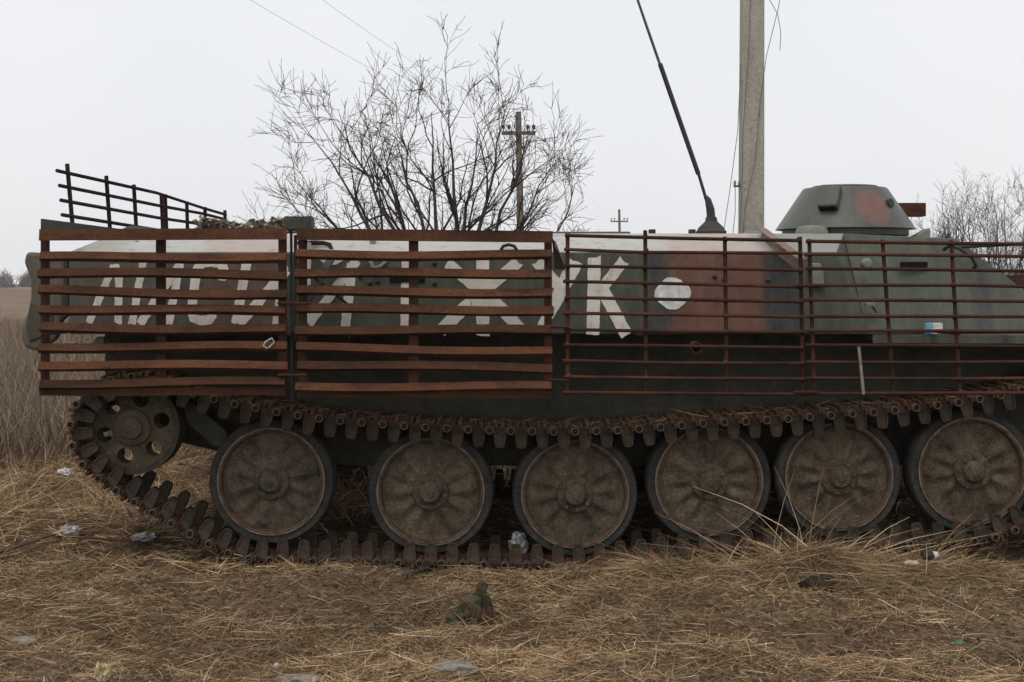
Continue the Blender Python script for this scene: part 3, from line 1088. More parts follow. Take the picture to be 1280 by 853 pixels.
# --- road wheels
def wheel_meshes():
    ty = MB().lathe([(0.286, -0.07), (0.325, -0.075), (0.334, -0.062), (WR, -0.03), (WR, 0.03), (0.334, 0.062), (0.325, 0.075), (0.286, 0.07)], 64, closed=True)
    rm = MB().lathe([(0.287, -0.02), (0.287, -0.079), (0.276, -0.083), (0.268, -0.078), (0.262, -0.05), (0.262, -0.02)], 64, closed=True)
    rm.lathe([(0.2895, -0.0795), (0.2878, -0.083), (0.283, -0.084), (0.281, -0.081)], 64, closed=True, mi=1)
    # pressed disc with twelve shallow dents, pushed in unevenly
    ds = MB()
    nr, na = 14, 96
    vs, fs = [], []
    for side in (-1, 1):
        o = len(vs)
        for i in range(nr):
            r = 0.03 + (0.266 - 0.03) * i / (nr - 1)
            for k_ in range(na):
                t = 2 * math.pi * k_ / na
                u = (r - 0.09) / 0.165
                amp = max(0.0, math.sin(math.pi * min(max(u, 0), 1)))
                dent = 0.0125 * amp * math.cos(12 * t) + 0.009 * mnoise.noise((r * 16 * math.cos(t), r * 16 * math.sin(t), 3.3))
                y = -0.045 - 0.03 * (1 - min(1, r / 0.26)) + dent
                vs.append((r * math.cos(t), y * (1 if side < 0 else -1), r * math.sin(t)))
        for i in range(nr - 1):
            for k_ in range(na):
                a, b = o + i * na + k_, o + i * na + (k_ + 1) % na
                fs.append((a, b, b + na, a + na))
    ds.add(vs, fs)
    hb_ = MB().lathe([(0.098, -0.05), (0.098, -0.082), (0.092, -0.09), (0.062, -0.092), (0.056, -0.115), (0.046, -0.128), (0.018, -0.132), (0.016, -0.138), (0.0, -0.138)], 36)
    bolts = MB().lathe([(0.0105, -0.085), (0.0105, -0.103), (0.0, -0.105)], 6)
    return (ds.mesh('wheel_disc', WHEEL, 50), ty.mesh('tyre', RUBBER, 40), rm.mesh('rim', [RIM, RIM_EDGE], 40), hb_.mesh('hub', WHEEL, 35), bolts.mesh('hub_bolt', WHEEL, 40))


DSC, TYR, RM, HUB, BLT = wheel_meshes()
WY = 0.175
for i, (wx, wz) in enumerate(zip(WX, WZ)):
    for s in (0, 1):
        yy_ = WY if not s else 2 * YC - WY
        ang_ = 0.9 * i + 0.37 * i * i
        rot = (0, ang_, 0) if not s else (0, ang_, math.pi)
        w = place('road_wheel', DSC, car, (wx, yy_ - YC, wz), rot)
        for nm, me in (('tyre', TYR), ('rim', RM), ('hub', HUB)):
            place(nm, me, w)
        for j in range(0 if s else 8):
            t = 2 * math.pi * j / 8 + 0.3
            if (i, j) not in ((1, 2), (3, 4), (5, 1)):
                place('hub_bolt', BLT, w, (0.077 * math.cos(t), 0, 0.077 * math.sin(t)))

# --- idler (six holes) at the rear, sprocket at the bow
IC = P(165, 535, 0.1)


def holed_disc(R, rh, hr, y0_, y1_, n=6, rot=0.0):
    bm = bmesh.new()
    # outer ring polygon with holes: built as sectors
    segs = 12
    vs = {}
    m = MB()
    per = 2 * math.pi / n
    for h in range(n):
        th0 = rot + per * h
        hc = (rh * math.cos(th0), rh * math.sin(th0))
        k_ = 24
        inner, outer = [], []
        for j in range(k_):
            a = 2 * math.pi * j / k_
            dx, dz = math.cos(a + th0), math.sin(a + th0)
            inner.append((hc[0] + hr * dx, hc[1] + hr * dz))
            # boundary of the sector cell in local polar frame
            lo_r, hi_r, half = 0.03, R, per / 2
            # march along the ray to the cell border
            t = hr
            while t < 2 * R:
                x, z = hc[0] + t * dx, hc[1] + t * dz
                rr = math.hypot(x, z)
                an_ = math.atan2(z, x) - th0
                an_ = (an_ + math.pi) % (2 * math.pi) - math.pi
                if rr > hi_r or rr < lo_r or abs(an_) > half:
                    break
                t += R / 400
            outer.append((hc[0] + t * dx, hc[1] + t * dz))
        for y in (y0_, y1_):
            v_ = [(x, y, z) for x, z in inner] + [(x, y, z) for x, z in outer]
            m.add(v_, [(j, (j + 1) % k_, k_ + (j + 1) % k_, k_ + j) for j in range(k_)])
        v_ = [(x, y0_, z) for x, z in inner] + [(x, y1_, z) for x, z in inner]
        m.add(v_, [(j, (j + 1) % k_, k_ + (j + 1) % k_, k_ + j) for j in range(k_)])
    m.lathe([(R, y0_), (R + 0.004, (y0_ + y1_) / 2), (R, y1_)], 60, cap=False)
    bm.free()
    return m


idm = holed_disc(0.245, 0.158, 0.043, -0.06, -0.035, 6, 0.25)
idm2 = holed_disc(0.245, 0.158, 0.043, 0.035, 0.06, 6, 0.25)
IDL = idm.mesh('idler_wheel', WHEEL, 40)
IDL2 = idm2.mesh('idler_back', WHEEL, 40)
IRM = MB().lathe([(0.252, -0.07), (0.252, 0.07), (0.222, 0.066), (0.222, -0.066)], 56, closed=True).mesh('idler_rim', LINK, 40)
IHB = MB().lathe([(0.1, 0.05), (0.1, -0.064), (0.094, -0.076), (0.062, -0.08), (0.055, -0.1), (0.02, -0.108), (0.0, -0.108)], 36).mesh('hub', WHEEL, 35)
SPR = MB()
SPR.lathe([(0.0, -0.08), (0.09, -0.08), (0.1, -0.05), (0.22, -0.05), (0.235, -0.03), (0.235, 0.03), (0.22, 0.05), (0.0, 0.05)], 48)
for j in range(13):
    t = 2 * math.pi * j / 13
    R_ = Matrix.Rotation(-t, 3, 'Y')
    for y in (-0.04, 0.04):
        SPR.box(R_ @ Vector((0.25, y, 0)), (0.07, 0.025, 0.04), R_)
SPRM = SPR.mesh('drive_sprocket', LINK, 40)
SC = P(1425, 505, 0.1)
for s in (0, 1):
    yy_ = (WY if not s else 2 * YC - WY) - YC
    rot = None if not s else (0, 0, math.pi)
    w = place('idler_wheel', IDL, car, (IC.x, yy_, IC.z), rot)
    place('idler_back', IDL2, w)
    place('idler_rim', IRM, w)
    place('hub', IHB, w)
    place('drive_sprocket', SPRM, car, (SC.x, yy_, SC.z), rot)
    m = MB()
    a, b, c_ = P(222, 508, 0.2), P(280, 560, 0.2), P(330, 520, 0.42)
    pl = [P(228, 505, 0.2), P(240, 502, 0.2), P(284, 540, 0.2), P(284, 556, 0.2), P(268, 560, 0.2), P(232, 528, 0.2)]
    if s:
        pl = [Vector(mir(p)) for p in pl]
    m.prism(pl, (0, -0.05 if s else 0.05, 0))
    V(m).build('idler_arm', DARKSTEEL, car, bevel=0.01)

# --- tracks
path = [(166, 471), (138, 476), (113, 488), (97, 506), (90, 532), (94, 561), (109, 585), (130, 601), (174, 630), (222, 657), (268, 682), (293, 693), (322, 699), (400, 701),
        (538, 704), (640, 706), (719, 706), (800, 700), (887, 690), (970, 686), (1050, 684), (1130, 680), (1217, 676), (1262, 664), (1310, 640), (1360, 606), (1398, 578),
        (1425, 573), (1460, 564), (1485, 540), (1494, 505), (1484, 470), (1460, 445), (1425, 437), (1385, 446), (1340, 464), (1300, 480), (1260, 491), (1231, 497),
        (1180, 505), (1102, 514), (1050, 518), (1000, 522), (944, 526), (890, 528), (837, 533), (781, 537), (726, 539), (670, 539), (600, 537), (520, 533), (420, 525), (366, 518),
        (312, 508), (280, 502), (245, 492), (205, 480)]
ctl = [np.array([P(x, y, 0).x, P(x, y, 0).z]) for x, y in path]
dense = []
n = len(ctl)
for i in range(n):
    p0, p1, p2, p3 = ctl[i - 1], ctl[i], ctl[(i + 1) % n], ctl[(i + 2) % n]
    for t in np.linspace(0, 1, 12, endpoint=False):
        dense.append(0.5 * ((2 * p1) + (-p0 + p2) * t + (2 * p0 - 5 * p1 + 4 * p2 - p3) * t * t + (-p0 + 3 * p1 - 3 * p2 + p3) * t ** 3))
dense = np.array(dense + [dense[0]])
seg = np.linalg.norm(np.diff(dense, axis=0), axis=1)
cum = np.concatenate([[0], np.cumsum(seg)])
NL = int(round(cum[-1] / 0.1125))
PITCH = cum[-1] / NL
pins = [(np.interp(PITCH * i, cum, dense[:, 0]), np.interp(PITCH * i, cum, dense[:, 1])) for i in range(NL)]
area = sum(pins[i][0] * pins[(i + 1) % NL][1] - pins[(i + 1) % NL][0] * pins[i][1] for i in range(NL))
ccw = area > 0


def link_mesh():
    """one link centred between its pins; x along the run, z towards the wheels, y across (-0.175..0.175)"""
    h = PITCH / 2
    m = MB()
    # perforated plate: three cross bars and two ribs
    m.box((0, 0, -0.004), (h * 1.5, 0.30, 0.022), mi=0)
    m.box((0, -0.045, 0.012), (h * 1.7, 0.03, 0.03), mi=1)
    m.box((0, 0.045, 0.012), (h * 1.7, 0.03, 0.03), mi=1)
    m.box((-0.012, 0, -0.026), (0.018, 0.34, 0.03), mi=1)
    m.box((0.02, 0, -0.02), (0.012, 0.32, 0.02), mi=1)
    # hinge lugs round the pin
    for j in range(7):
        y = -0.165 + 0.055 * j
        sx = -h if j % 2 == 0 else h
        m.tube([(sx, y - 0.022, 0), (sx, y + 0.022, 0)], 0.021, 10, mi=1)
        m.box((sx * 0.7, y, -0.001), (h * 0.7, 0.036, 0.026), mi=1)
    # hollow pin ends
    for e in (-1, 1):
        o = e * 0.182
        m.lathe([(0.021, o), (0.0225, o + e * 0.006), (0.0225, o + e * 0.02), (0.02, o + e * 0.024), (0.014, o + e * 0.024), (0.0135, o + e * 0.012)], 12, (-h, 0, 0), mi=2, cap=False)
        m.lathe([(0.0138, o + e * 0.013), (0.013, o + e * 0.002), (0.0, o + e * 0.002)], 12, (-h, 0, 0), mi=3)
        m.lathe([(0.006, o + e * 0.003), (0.005, o + e * 0.014), (0.0, o + e * 0.014)], 8, (-h, 0, 0), mi=2)
    # two guide horns with a dished outer face
    for s in (-1, 1):
        y = s * 0.128
        b, t_ = 0.034, 0.024
        pro_ = [(-b, 0.0), (b, 0.0), (b * 0.95, 0.042), (t_ * 1.05, 0.087), (t_ * 0.7, 0.097), (-t_ * 0.7, 0.097), (-t_ * 1.05, 0.087), (-b * 0.95, 0.042)]
        m.prism([(x, y - 0.014, z) for x, z in pro_], (0, 0.028, 0), mi=0)
        # raised edge round the dished outer face
        inn = [(x * 0.72, 0.012 + z * 0.84) for x, z in pro_]
        k8 = len(pro_)
        ya, yb_ = y + s * 0.0135, y + s * 0.021
        m.add([(x, ya, z) for x, z in pro_] + [(x, yb_, z) for x, z in pro_] + [(x, yb_, z) for x, z in inn] + [(x, ya, z) for x, z in inn],
              [(q_ * k8 + i_, q_ * k8 + (i_ + 1) % k8, (q_ + 1) * k8 + (i_ + 1) % k8, (q_ + 1) * k8 + i_) for q_ in range(3) for i_ in range(k8)], 0)
        m.box((0, y, 0.012), (h * 1.2, 0.05, 0.03), mi=0, taper=0.8)
    return m.mesh('track_link', [LINK, LINK_RUST, PIN, HOLE], 40)


LNK = link_mesh()
for s in (0, 1):
    yy_ = (WY if not s else 2 * YC - WY) - YC
    tr = bpy.data.objects.new('track', None)
    tr.empty_display_size = 0.2
    col.objects.link(tr)
    tr.parent = car
    for i in range(NL):
        a, b = Vector((pins[i][0], 0, pins[i][1])), Vector((pins[(i + 1) % NL][0], 0, pins[(i + 1) % NL][1]))
        d = (b - a).normalized()
        # inward normal
        nrm = Vector((-d.z, 0, d.x)) if ccw else Vector((d.z, 0, -d.x))
        yv = nrm.cross(d)
        R_ = Matrix((d, yv, nrm)).transposed()
        o = bpy.data.objects.new('track_link', LNK)
        col.objects.link(o)
        o.parent = tr
        c = (a + b) / 2
        o.matrix_local = Matrix.Translation((c.x, yy_, c.z)) @ R_.to_4x4()

# --- slat cage, two panels of angle-iron slats
YCG = -0.40


def slat(pa, pb, tilt, w, parent, mat=RUST, name='slat', back=True, Y=YCG, wav=0.0065):
    m = MB()
    A, B = P(pa[0], pa[1], Y), P(pb[0], pb[1], Y)
    ns = 8
    u = Vector((0, math.sin(tilt), math.cos(tilt)))
    nn = Vector((0, -math.cos(tilt), math.sin(tilt)))
    ph = random.uniform(0, 6)
    tw = random.uniform(-0.12, 0.12)
    prev = None
    vs = []
    for i in range(ns + 1):
        t = i / ns
        p = A.lerp(B, t) + Vector((0, wav * 1.5 * math.sin(ph * 1.7 + t * 4.1), wav * math.sin(ph + t * 5.2)))
        tt = tilt + tw * (t - 0.5)
        u = Vector((0, math.sin(tt), math.cos(tt)))
        nn = Vector((0, -math.cos(tt), math.sin(tt)))
        lo, hi = p - u * w / 2, p + u * w / 2
        th = 0.005
        bk = -nn * (0.03 if back else th)
        # L section: front flange plus a lower flange going inwards
        vs += [lo, hi, hi - nn * th, lo - nn * th + u * th, lo + bk + u * th, lo + bk]
    fs = []
    for i in range(ns):
        for j in range(6):
            a, b = i * 6 + j, i * 6 + (j + 1) % 6
            fs.append((a, b, b + 6, a + 6))
    fs.append(tuple(range(6))[::-1])
    fs.append(tuple(ns * 6 + j for j in range(6)))
    m.add(vs, fs)
    return V(m).build(name, mat, parent)


def slat_panel(x0, x1, rows, posts, beamL, beamR, label):
    m = MB()
    A, B = P(x0 - 1, beamL, YCG), P(x1 + 1, beamR, YCG)
    u = Vector((0, 0.12, 0.99))
    # top beam: wide angle iron
    m.bar(A, B, 0.006, 0.056, u)
    m.bar(A + Vector((0, 0.03, 0.027)), B + Vector((0, 0.03, 0.027)), 0.056, 0.005, (0, 0, 1))
    pan = V(m).build('slat_screen', RUST, car)
    tag(pan, label)
    for yl, yr in rows[:-1]:
        slat((x0 - 1 - random.uniform(0, 3), yl + random.uniform(-0.8, 0.8)), (x1 + random.uniform(-1, 2.5), yr + random.uniform(-0.8, 0.8)), math.radians(random.uniform(22, 34)), 0.041, pan)
    yl, yr = rows[-1]
    slat((x0 - 1, yl), (x1, yr), math.radians(-4), 0.036, pan, RUST, 'bottom_rail', Y=YCG + 0.03, wav=0.002)
    for p0, p1, top, bot in posts:
        a, b = P(p0, bot, YCG + 0.045), P(p1, top, YCG + 0.045)
        pm = MB().box(((a.x + b.x) / 2, YCG + 0.045, (a.z + b.z) / 2), (b.x - a.x, 0.006, b.z - a.z))
        pm.box((a.x + 0.003, YCG + 0.068, (a.z + b.z) / 2), (0.006, 0.036, b.z - a.z))
        V(pm).build('upright', RUST_DARK, pan)
    return pan


r1 = [(319.5, 319.5), (340, 342.5), (362.5, 367), (385.5, 388), (408, 411), (432.5, 433), (456, 456.5), (478.5, 476), (490, 490)]
p1 = slat_panel(50, 357, r1, [(51, 62, 290, 494), (195, 207.5, 296, 494), (348, 358.5, 292, 494)], 294, 292.5, 'rusty angle-iron slat panel nearest the open rear door')
r2 = [(317.5, 318.5), (342, 340), (363, 365), (386, 387), (411, 412.5), (433.5, 437.5), (454.5, 460.5), (482, 483), (492.5, 494)]
p2 = slat_panel(372, 690, r2, [(373, 384, 292, 494), (511, 523, 296, 486), (680.5, 690, 292, 496)], 293, 296.5, 'rusty angle-iron slat panel over the middle of the hull side')

# --- round-bar panels
def bar_panel(cols_, rowsL, rowsR, label, xl, xr, r=0.0085):
    m = MB()
    m.tube([P(xl, rowsL[0], YCG), P((xl + xr) / 2, (rowsL[0] + rowsR[0]) / 2 + 0.5, YCG), P(xr, rowsR[0], YCG)], r * 1.05, 8)
    pan = V(m).build('bar_screen', RUST_BAR, car, 60)
    tag(pan, label)
    n_ = len(rowsL)
    for i in range(1, n_):
        t = i / (n_ - 1)
        a = xl - random.uniform(0, 3)
        b = xr + random.uniform(0, 2) + t * 3.5
        mid = P((a + b) / 2 + random.uniform(-60, 60), (rowsL[i] + rowsR[i]) / 2 + random.uniform(-1.6, 1.6), YCG + random.uniform(-0.008, 0.008))
        V(MB().tube([P(a, rowsL[i], YCG), mid, P(b, rowsR[i], YCG)], r, 8)).build('bar', RUST_BAR, pan, 60)
    for (xt, yt, xb, yb) in cols_:
        um = MB().tube([P(xt, yt, YCG + 0.017), P((xt + xb) / 2, (yt + yb) / 2, YCG + 0.018), P(xb, yb, YCG + 0.017)], r * 1.2, 8)
        for i in range(n_):
            yw = rowsL[i] + (rowsR[i] - rowsL[i]) * (xt - xl) / (xr - xl)
            if yt < yw < yb:
                tw2 = (yw - yt) / (yb - yt)
                cw = P(xt + (xb - xt) * tw2, yw, YCG + 0.008)
                rw = random.uniform(0.011, 0.016)
                um.lathe([(0.0, -rw), (rw * 0.8, -rw * 0.5), (rw, 0.0), (rw * 0.8, rw * 0.6), (0.0, rw)], 7, cw + Vector((random.uniform(-0.006, 0.006), 0, random.uniform(-0.006, 0.006))))
        V(um).build('upright', RUST_BAR, pan, 60)
    return pan


L3 = [294.5, 312, 332.5, 352, 372, 391.6, 412, 431.7, 451, 471.4, 490.7]
R3 = [301, 316.7, 338, 359, 377.5, 396.5, 415.5, 435, 454.5, 474, 493]
p3 = bar_panel([(709.5, 292, 709.5, 493), (806.5, 288, 807.5, 489), (906, 296, 908.5, 493), (1000, 296, 1004, 496)], L3, R3,
               'rusty round-bar panel in front of the white disc', 706, 1001)
L4 = [301.7, 318, 336, 357, 375, 396, 413.6, 431.7, 453, 473, 492.4]
R4 = [305.5, 321, 339.5, 359, 377.3, 396, 414.2, 433.6, 452.4, 473, 491.4]
p4 = bar_panel([(1011.5, 299, 1018, 495), (1103, 300, 1117, 493), (1189, 302, 1200, 494), (1298, 302, 1302, 494)], L4, R4,
               'rusty round-bar panel beside the turret and bow', 1009, 1303)
V(MB().tube([P(1073.5, 434, YCG - 0.014), P(1079.5, 493, YCG - 0.014)], 0.008, 8)).build('loose_rod', simple('bare_rod', (0.16, 0.12, 0.1), (0.3, 0.24, 0.2), 20), p4, 60)

# --- struts, brackets and ties between cage and hull
m = MB()
a = P(365, 292, -0.25)
m.bar(P(364, 290, YCG + 0.09), P(365, 500, YCG + 0.09), 0.012, 0.012, (1, 0, 0))
m.bar(P(369.5, 294, YCG + 0.11), P(369, 425, YCG + 0.11), 0.02, 0.014, (1, 0, 0))
V(m).build('cage_strut', DARKSTEEL, car)
m = MB()
a, b = P(357, 288, -0.3), P(391, 271, -0.3)
m.bar(Vector(((a.x + b.x) / 2, -0.3, a.z + 0.01)), Vector(((a.x + b.x) / 2, 0.2, ZR)), 0.05, 0.012)
m.box(((a.x + b.x) / 2, -0.3, (a.z + b.z) / 2), (b.x - a.x, 0.1, b.z - a.z))
V(m).build('cage_outrigger', DARKSTEEL, car, bevel=0.004)
m = MB().bar(P(417, 318, -0.05), P(381, 382, -0.32), 0.01, 0.05, (1, 0, 0.5))
V(m).build('cage_strut', DARKSTEEL, car)
m = MB().bar(P(372, 330, -0.3), P(440, 385, -0.02), 0.008, 0.012, (1, 0, 0.5))
V(m).build('cage_strut', DARKSTEEL, car)
m = MB()
m.prism([P(690, 297, YCG + 0.01), P(693, 301, YCG + 0.01), P(707, 337, -0.12), P(693, 337, -0.12)], (0, 0.008, 0))
m.bar(P(694, 305, YCG + 0.02), P(705, 335, 0.0), 0.03, 0.005, (1, 0, 0))
V(m).build('cage_bracket', simple('faded_bracket', (0.12, 0.08, 0.065), (0.22, 0.165, 0.14), 10), car)
m = MB()
a, b = P(952, 294, 0.22), P(1004, 334, YCG + 0.02)
m.bar(a, b, 0.006, 0.07, (0, 0.2, 1))
m.bar(a + Vector((0, 0, 0.035)), b + Vector((0, 0, 0.035)), 0.05, 0.006, (0, 0.2, 1))
V(m).build('cage_bracket', simple('rust_streaked_bracket', (0.13, 0.075, 0.05), (0.26, 0.2, 0.16), 8), car)
for (xa, ya, xb, yb) in ((347, 379, 386, 379.5), (347, 469.5, 383, 469), (688, 408.5, 712, 409), (686, 475, 711, 476), (995, 357.5, 1022, 357.5), (992, 490.5, 1023, 490.5)):
    V(MB().tube([P(xa, ya, YCG - 0.012), P(xb, yb, YCG - 0.012)], 0.0075, 8)).build('tie_rod', RUST_BAR, car, 60)
m = MB()
m.tube([P(334, 436, YCG - 0.02), P(329, 432, YCG - 0.02), P(332, 427.5, YCG - 0.02), P(340, 423, YCG - 0.02), P(343, 428, YCG - 0.02), P(336, 435, YCG - 0.02)], 0.005, 8)
V(m).build('carabiner', simple('bright_steel', (0.2, 0.2, 0.2), (0.42, 0.42, 0.42), 20, 0.35, 0.6, 0.05), car, 50)
# rear corner rail of the cage, running across behind the hull
m = MB().bar(Vector((-2.33, YCG, 1.735)), Vector((-2.33, 2 * YC - YCG, 1.735)), 0.012, 0.055)
V(m).build('rear_rail', DARKSTEEL, car)
for px in (60, 360, 684, 800, 1000, 1195):
    c = P(px, 470, YCG + 0.05)
    V(MB().bar(Vector((c.x, YCG + 0.03, 1.19)), Vector((c.x * 0.995, 0.02, 1.19)), 0.03, 0.012)).build('cage_outrigger', RUST_DARK, car)

# --- screen of bars standing across the rear roof edge
A0, A1 = Vector((-2.44, 0.3, 0)), Vector((-2.11, 2.72, 0))
def rs(t, z):
    p = A0.lerp(A1, t)
    return Vector((p.x - (z - 1.7) * 0.09 * (1 - t), p.y, z))
m = MB().tube([rs(-0.025, 2.055), rs(0.5, 2.02), rs(0.82, 1.965), rs(1.0, 1.94)], 0.0105, 8)
rsn = V(m).build('rear_screen', RUST_PURPLE, car, 60)
tag(rsn, 'dark purplish bar grille standing across the rear roof edge')
for z0_, z1_ in ((1.975, 1.905), (1.895, 1.83), (1.815, 1.755)):
    V(MB().tube([rs(-0.02, z0_), rs(0.5, z0_ - (2.055 - 2.02)), rs(0.82, z1_ + 0.02), rs(1.0, z1_)], 0.0105, 8)).build('bar', RUST_PURPLE, rsn, 60)
for px, top in ((85, 205), (133, 220), (167, 231), (201, 242), (206, 243), (233, 252), (256, 259), (281, 263)):
    # find t whose projection lands on that column
    best = min((abs(640 + rs(t, 1.9).x * F / (D + rs(t, 1.9).y) - px - 3 * (1 - t)), t) for t in np.linspace(0, 1, 400))[1]
    y_ = rs(best, 1.9).y
    zt = H + (350 - top) * (D + y_) / F
    V(MB().tube([rs(best, ZR - 0.02), rs(best, zt)], 0.0125, 8)).build('upright', RUST_PURPLE, rsn, 60)
V(MB().bar(Vector((-2.30, 0.3, ZR - 0.015)), Vector((-2.08, 2.72, ZR - 0.015)), 0.05, 0.03)).build('base_rail', RUST_PURPLE, rsn)

# ------------------------------------------------------------------ litter of leaves on the roof
n = 5200
x = rng.uniform(P(250, 280, 0.4).x, P(358, 280, 0.4).x, n)
y = 0.30 + 0.5 * rng.random(n)
hh = 0.085 * (0.45 + 0.55 * np.abs(np.sin(x * 9 + 1.0) * np.sin(x * 23))) * rng.random(n)
r = np.stack([x, y, ZR + 0.004 + hh], 1)
d = unit(rng.normal(size=(n, 3)) * np.array([1, 1, 0.22]))
lc = np.array([[0.2, 0.165, 0.11], [0.13, 0.11, 0.07], [0.3, 0.26, 0.2], [0.2, 0.2, 0.155], [0.4, 0.38, 0.34], [0.12, 0.065, 0.05]])
lv = blades(r, d, rng.uniform(0.012, 0.034, n), rng.uniform(0.012, 0.03, n), rng.normal(0, 0.25, (n, 3)), lc[rng.integers(0, 6, n)] * rng.uniform(0.5, 1.2, (n, 1)), 2)
tw_n = 40
tx = rng.uniform(x.min(), x.max() + 0.02, tw_n)
tw_ = blades(np.stack([tx, 0.35 + 0.4 * rng.random(tw_n), np.full(tw_n, ZR)], 1), unit(np.stack([rng.normal(0, 1, tw_n), rng.normal(0, 0.3, tw_n), np.abs(rng.normal(0.3, 0.4, tw_n))], 1)),
             rng.uniform(0.05, 0.16, tw_n), rng.uniform(0.002, 0.004, tw_n), rng.normal(0, 0.2, (tw_n, 3)), np.tile([[0.07, 0.05, 0.04]], (tw_n, 1)), 3)
stuff('leaf_litter', [lv, tw_], 'dry leaves and twigs heaped on the roof of the carrier', 'leaves')
# earth, rust flakes and straw lying on the upper track run
n = 7000
tx = rng.uniform(-1.9, 2.75, n)
up = [(pn[0], pn[1]) for pn in pins if pn[1] > 0.58]
up.sort()
uz = np.interp(tx, [u[0] for u in up], [u[1] for u in up])
r = np.stack([tx, rng.uniform(0.01, 0.33, n), uz + 0.018 + 0.012 * rng.random(n) ** 2], 1)
d = unit(rng.normal(size=(n, 3)) * np.array([1, 1, 0.35]))
rc = np.array([[0.12, 0.06, 0.032], [0.08, 0.042, 0.026], [0.1, 0.07, 0.045], [0.05, 0.033, 0.025]])
db = blades(r, d, rng.uniform(0.004, 0.018, n), rng.uniform(0.004, 0.012, n), rng.normal(0, 0.3, (n, 3)), rc[rng.integers(0, 4, n)] * rng.uniform(0.6, 1.3, (n, 1)), 2)
ns_ = 260
sx_ = rng.uniform(-1.7, 2.75, ns_)
sz_ = np.interp(sx_, [u[0] for u in up], [u[1] for u in up])
sa_ = rng.uniform(0, 6.28, ns_)
tr_s = blades(np.stack([sx_, rng.uniform(0.0, 0.3, ns_), sz_ + 0.03], 1), unit(np.stack([np.cos(sa_), np.sin(sa_) * 0.6, rng.normal(0.0, 0.15, ns_)], 1)), rng.uniform(0.04, 0.16, ns_), rng.uniform(0.0015, 0.003, ns_), rng.normal(0, 0.15, (ns_, 3)), straw_cols(ns_, 0.5, 1.1), 3)
stuff('rust_debris', [db, tr_s], 'rust flakes and earth lying along the upper track run', 'debris')


# ------------------------------------------------------------------ trees
def tube_fast(mb, pts, rs_, sides):
    mb.tube(pts, rs_, sides, cap=False)


def rv(s):
    return Vector((random.gauss(0, s), random.gauss(0, s), random.gauss(0, s)))


def branch(T, C, p, d, L, r, lvl, maxl, kids, up=0.05, wig=0.17):
    ns = 6 if lvl < 2 else (5 if lvl == 2 else 4)
    pts, rr = [p.copy()], [r]
    d = d.normalized()
    for i in range(ns):
        d = (d + rv(wig) + Vector((0, 0, up))).normalized()
        pts.append(pts[-1] + d * L / ns)
        rr.append(max(0.0024, r * (1 - 0.8 * (i + 1) / ns)))
    (T if lvl == 0 else C).tube(pts, rr, 6 if lvl == 0 else (4 if lvl == 1 else 3), cap=False)
    if lvl < maxl:
        spawn(T, C, pts, rr, L, lvl, maxl, kids, up, wig)


def spawn(T, C, pts, rr, L, lvl, maxl, kids, up, wig):
    n_ = len(pts) - 1
    for k_ in range(kids[lvl]):
        t = random.uniform(0.18, 1.0) if lvl else random.uniform(0.42, 1.0)
        i = min(int(t * n_), n_ - 1)
        fr = t * n_ - i
        p = pts[i].lerp(pts[i + 1], fr)
        dd = (pts[i + 1] - pts[i]).normalized()
        perp = dd.cross(rv(1)).normalized()
        ang_ = math.radians(random.uniform(18, 52))
        nd = dd * math.cos(ang_) + perp * math.sin(ang_)
        l2 = max(random.uniform(0.1, 0.34), L * random.uniform(0.24, 0.5) * (1.1 - 0.55 * t))
        branch(T, C, p, nd, l2, max(0.0034, rr[i] * 0.58), lvl + 1, maxl, kids, up, wig)


def stem_tree(name, label, cat, root, stems, kids, maxl, r0, trunk_h=0.0, up=0.05, wig=0.15, group=None):
    t = thing(name, label, cat, root, group)
    T, C = MB(), MB()
    for tip in stems:
        tip = Vector(tip)
        L = tip.length
        ns = 10
        ctrl = Vector((tip.x * 0.62, tip.y * 0.62, tip.z * 0.36)) if tip.z < 2.6 else Vector((tip.x * 0.32, tip.y * 0.4, tip.z * 0.52))
        b0 = Vector((random.gauss(0, r0 * 1.2), random.gauss(0, r0 * 1.2), -0.08))
        pts, rr = [], []
        for i in range(ns + 1):
            s = i / ns
            p = b0 * (1 - s) ** 2 + ctrl * 2 * s * (1 - s) + tip * s * s + rv(0.035 * (s > 0))
            pts.append(p)
            rr.append(max(0.003, r0 * (L / 4.2) * (1 - 0.93 * s)))
        T.tube(pts, rr, 7, cap=False)
        spawn(T, C, pts, rr, L, 0, maxl, kids, up, wig)
    T.build('trunk', BARK, t, 70, fix=False)
    C.build('crown', TWIG, t, None, fix=False)
    return t


TY = 8.2
root = Vector((P(562, 350, TY).x, TY, float(gz(P(562, 350, TY).x, TY))))


def tip(px, py, dy):
    p = P(556 + (px - 562) * 0.88, 290 + (py - 290) * 0.68, TY + dy)
    return p - root


tips = [tip(375, 118, 0.4), tip(352, 190, -0.5), tip(345, 245, 0.3), tip(408, 95, -0.7), tip(455, 105, 0.8), tip(492, 92, -0.2), tip(548, 70, 0.6), tip(572, 52, 0),
        tip(610, 95, -0.9), tip(655, 75, 0.4), tip(685, 100, -0.3), tip(725, 165, 0.5), tip(748, 205, -0.6), tip(768, 240, 0.2), tip(590, 130, 1.3), tip(520, 150, -1.3), tip(640, 170, 1.2), tip(430, 200, 0.9)]
stem_tree('bare_tree', 'bare many-stemmed leafless tree spreading behind the carrier roof', 'tree', root, tips[:13], [11, 5, 3], 3, 0.064, up=0.025, wig=0.15)


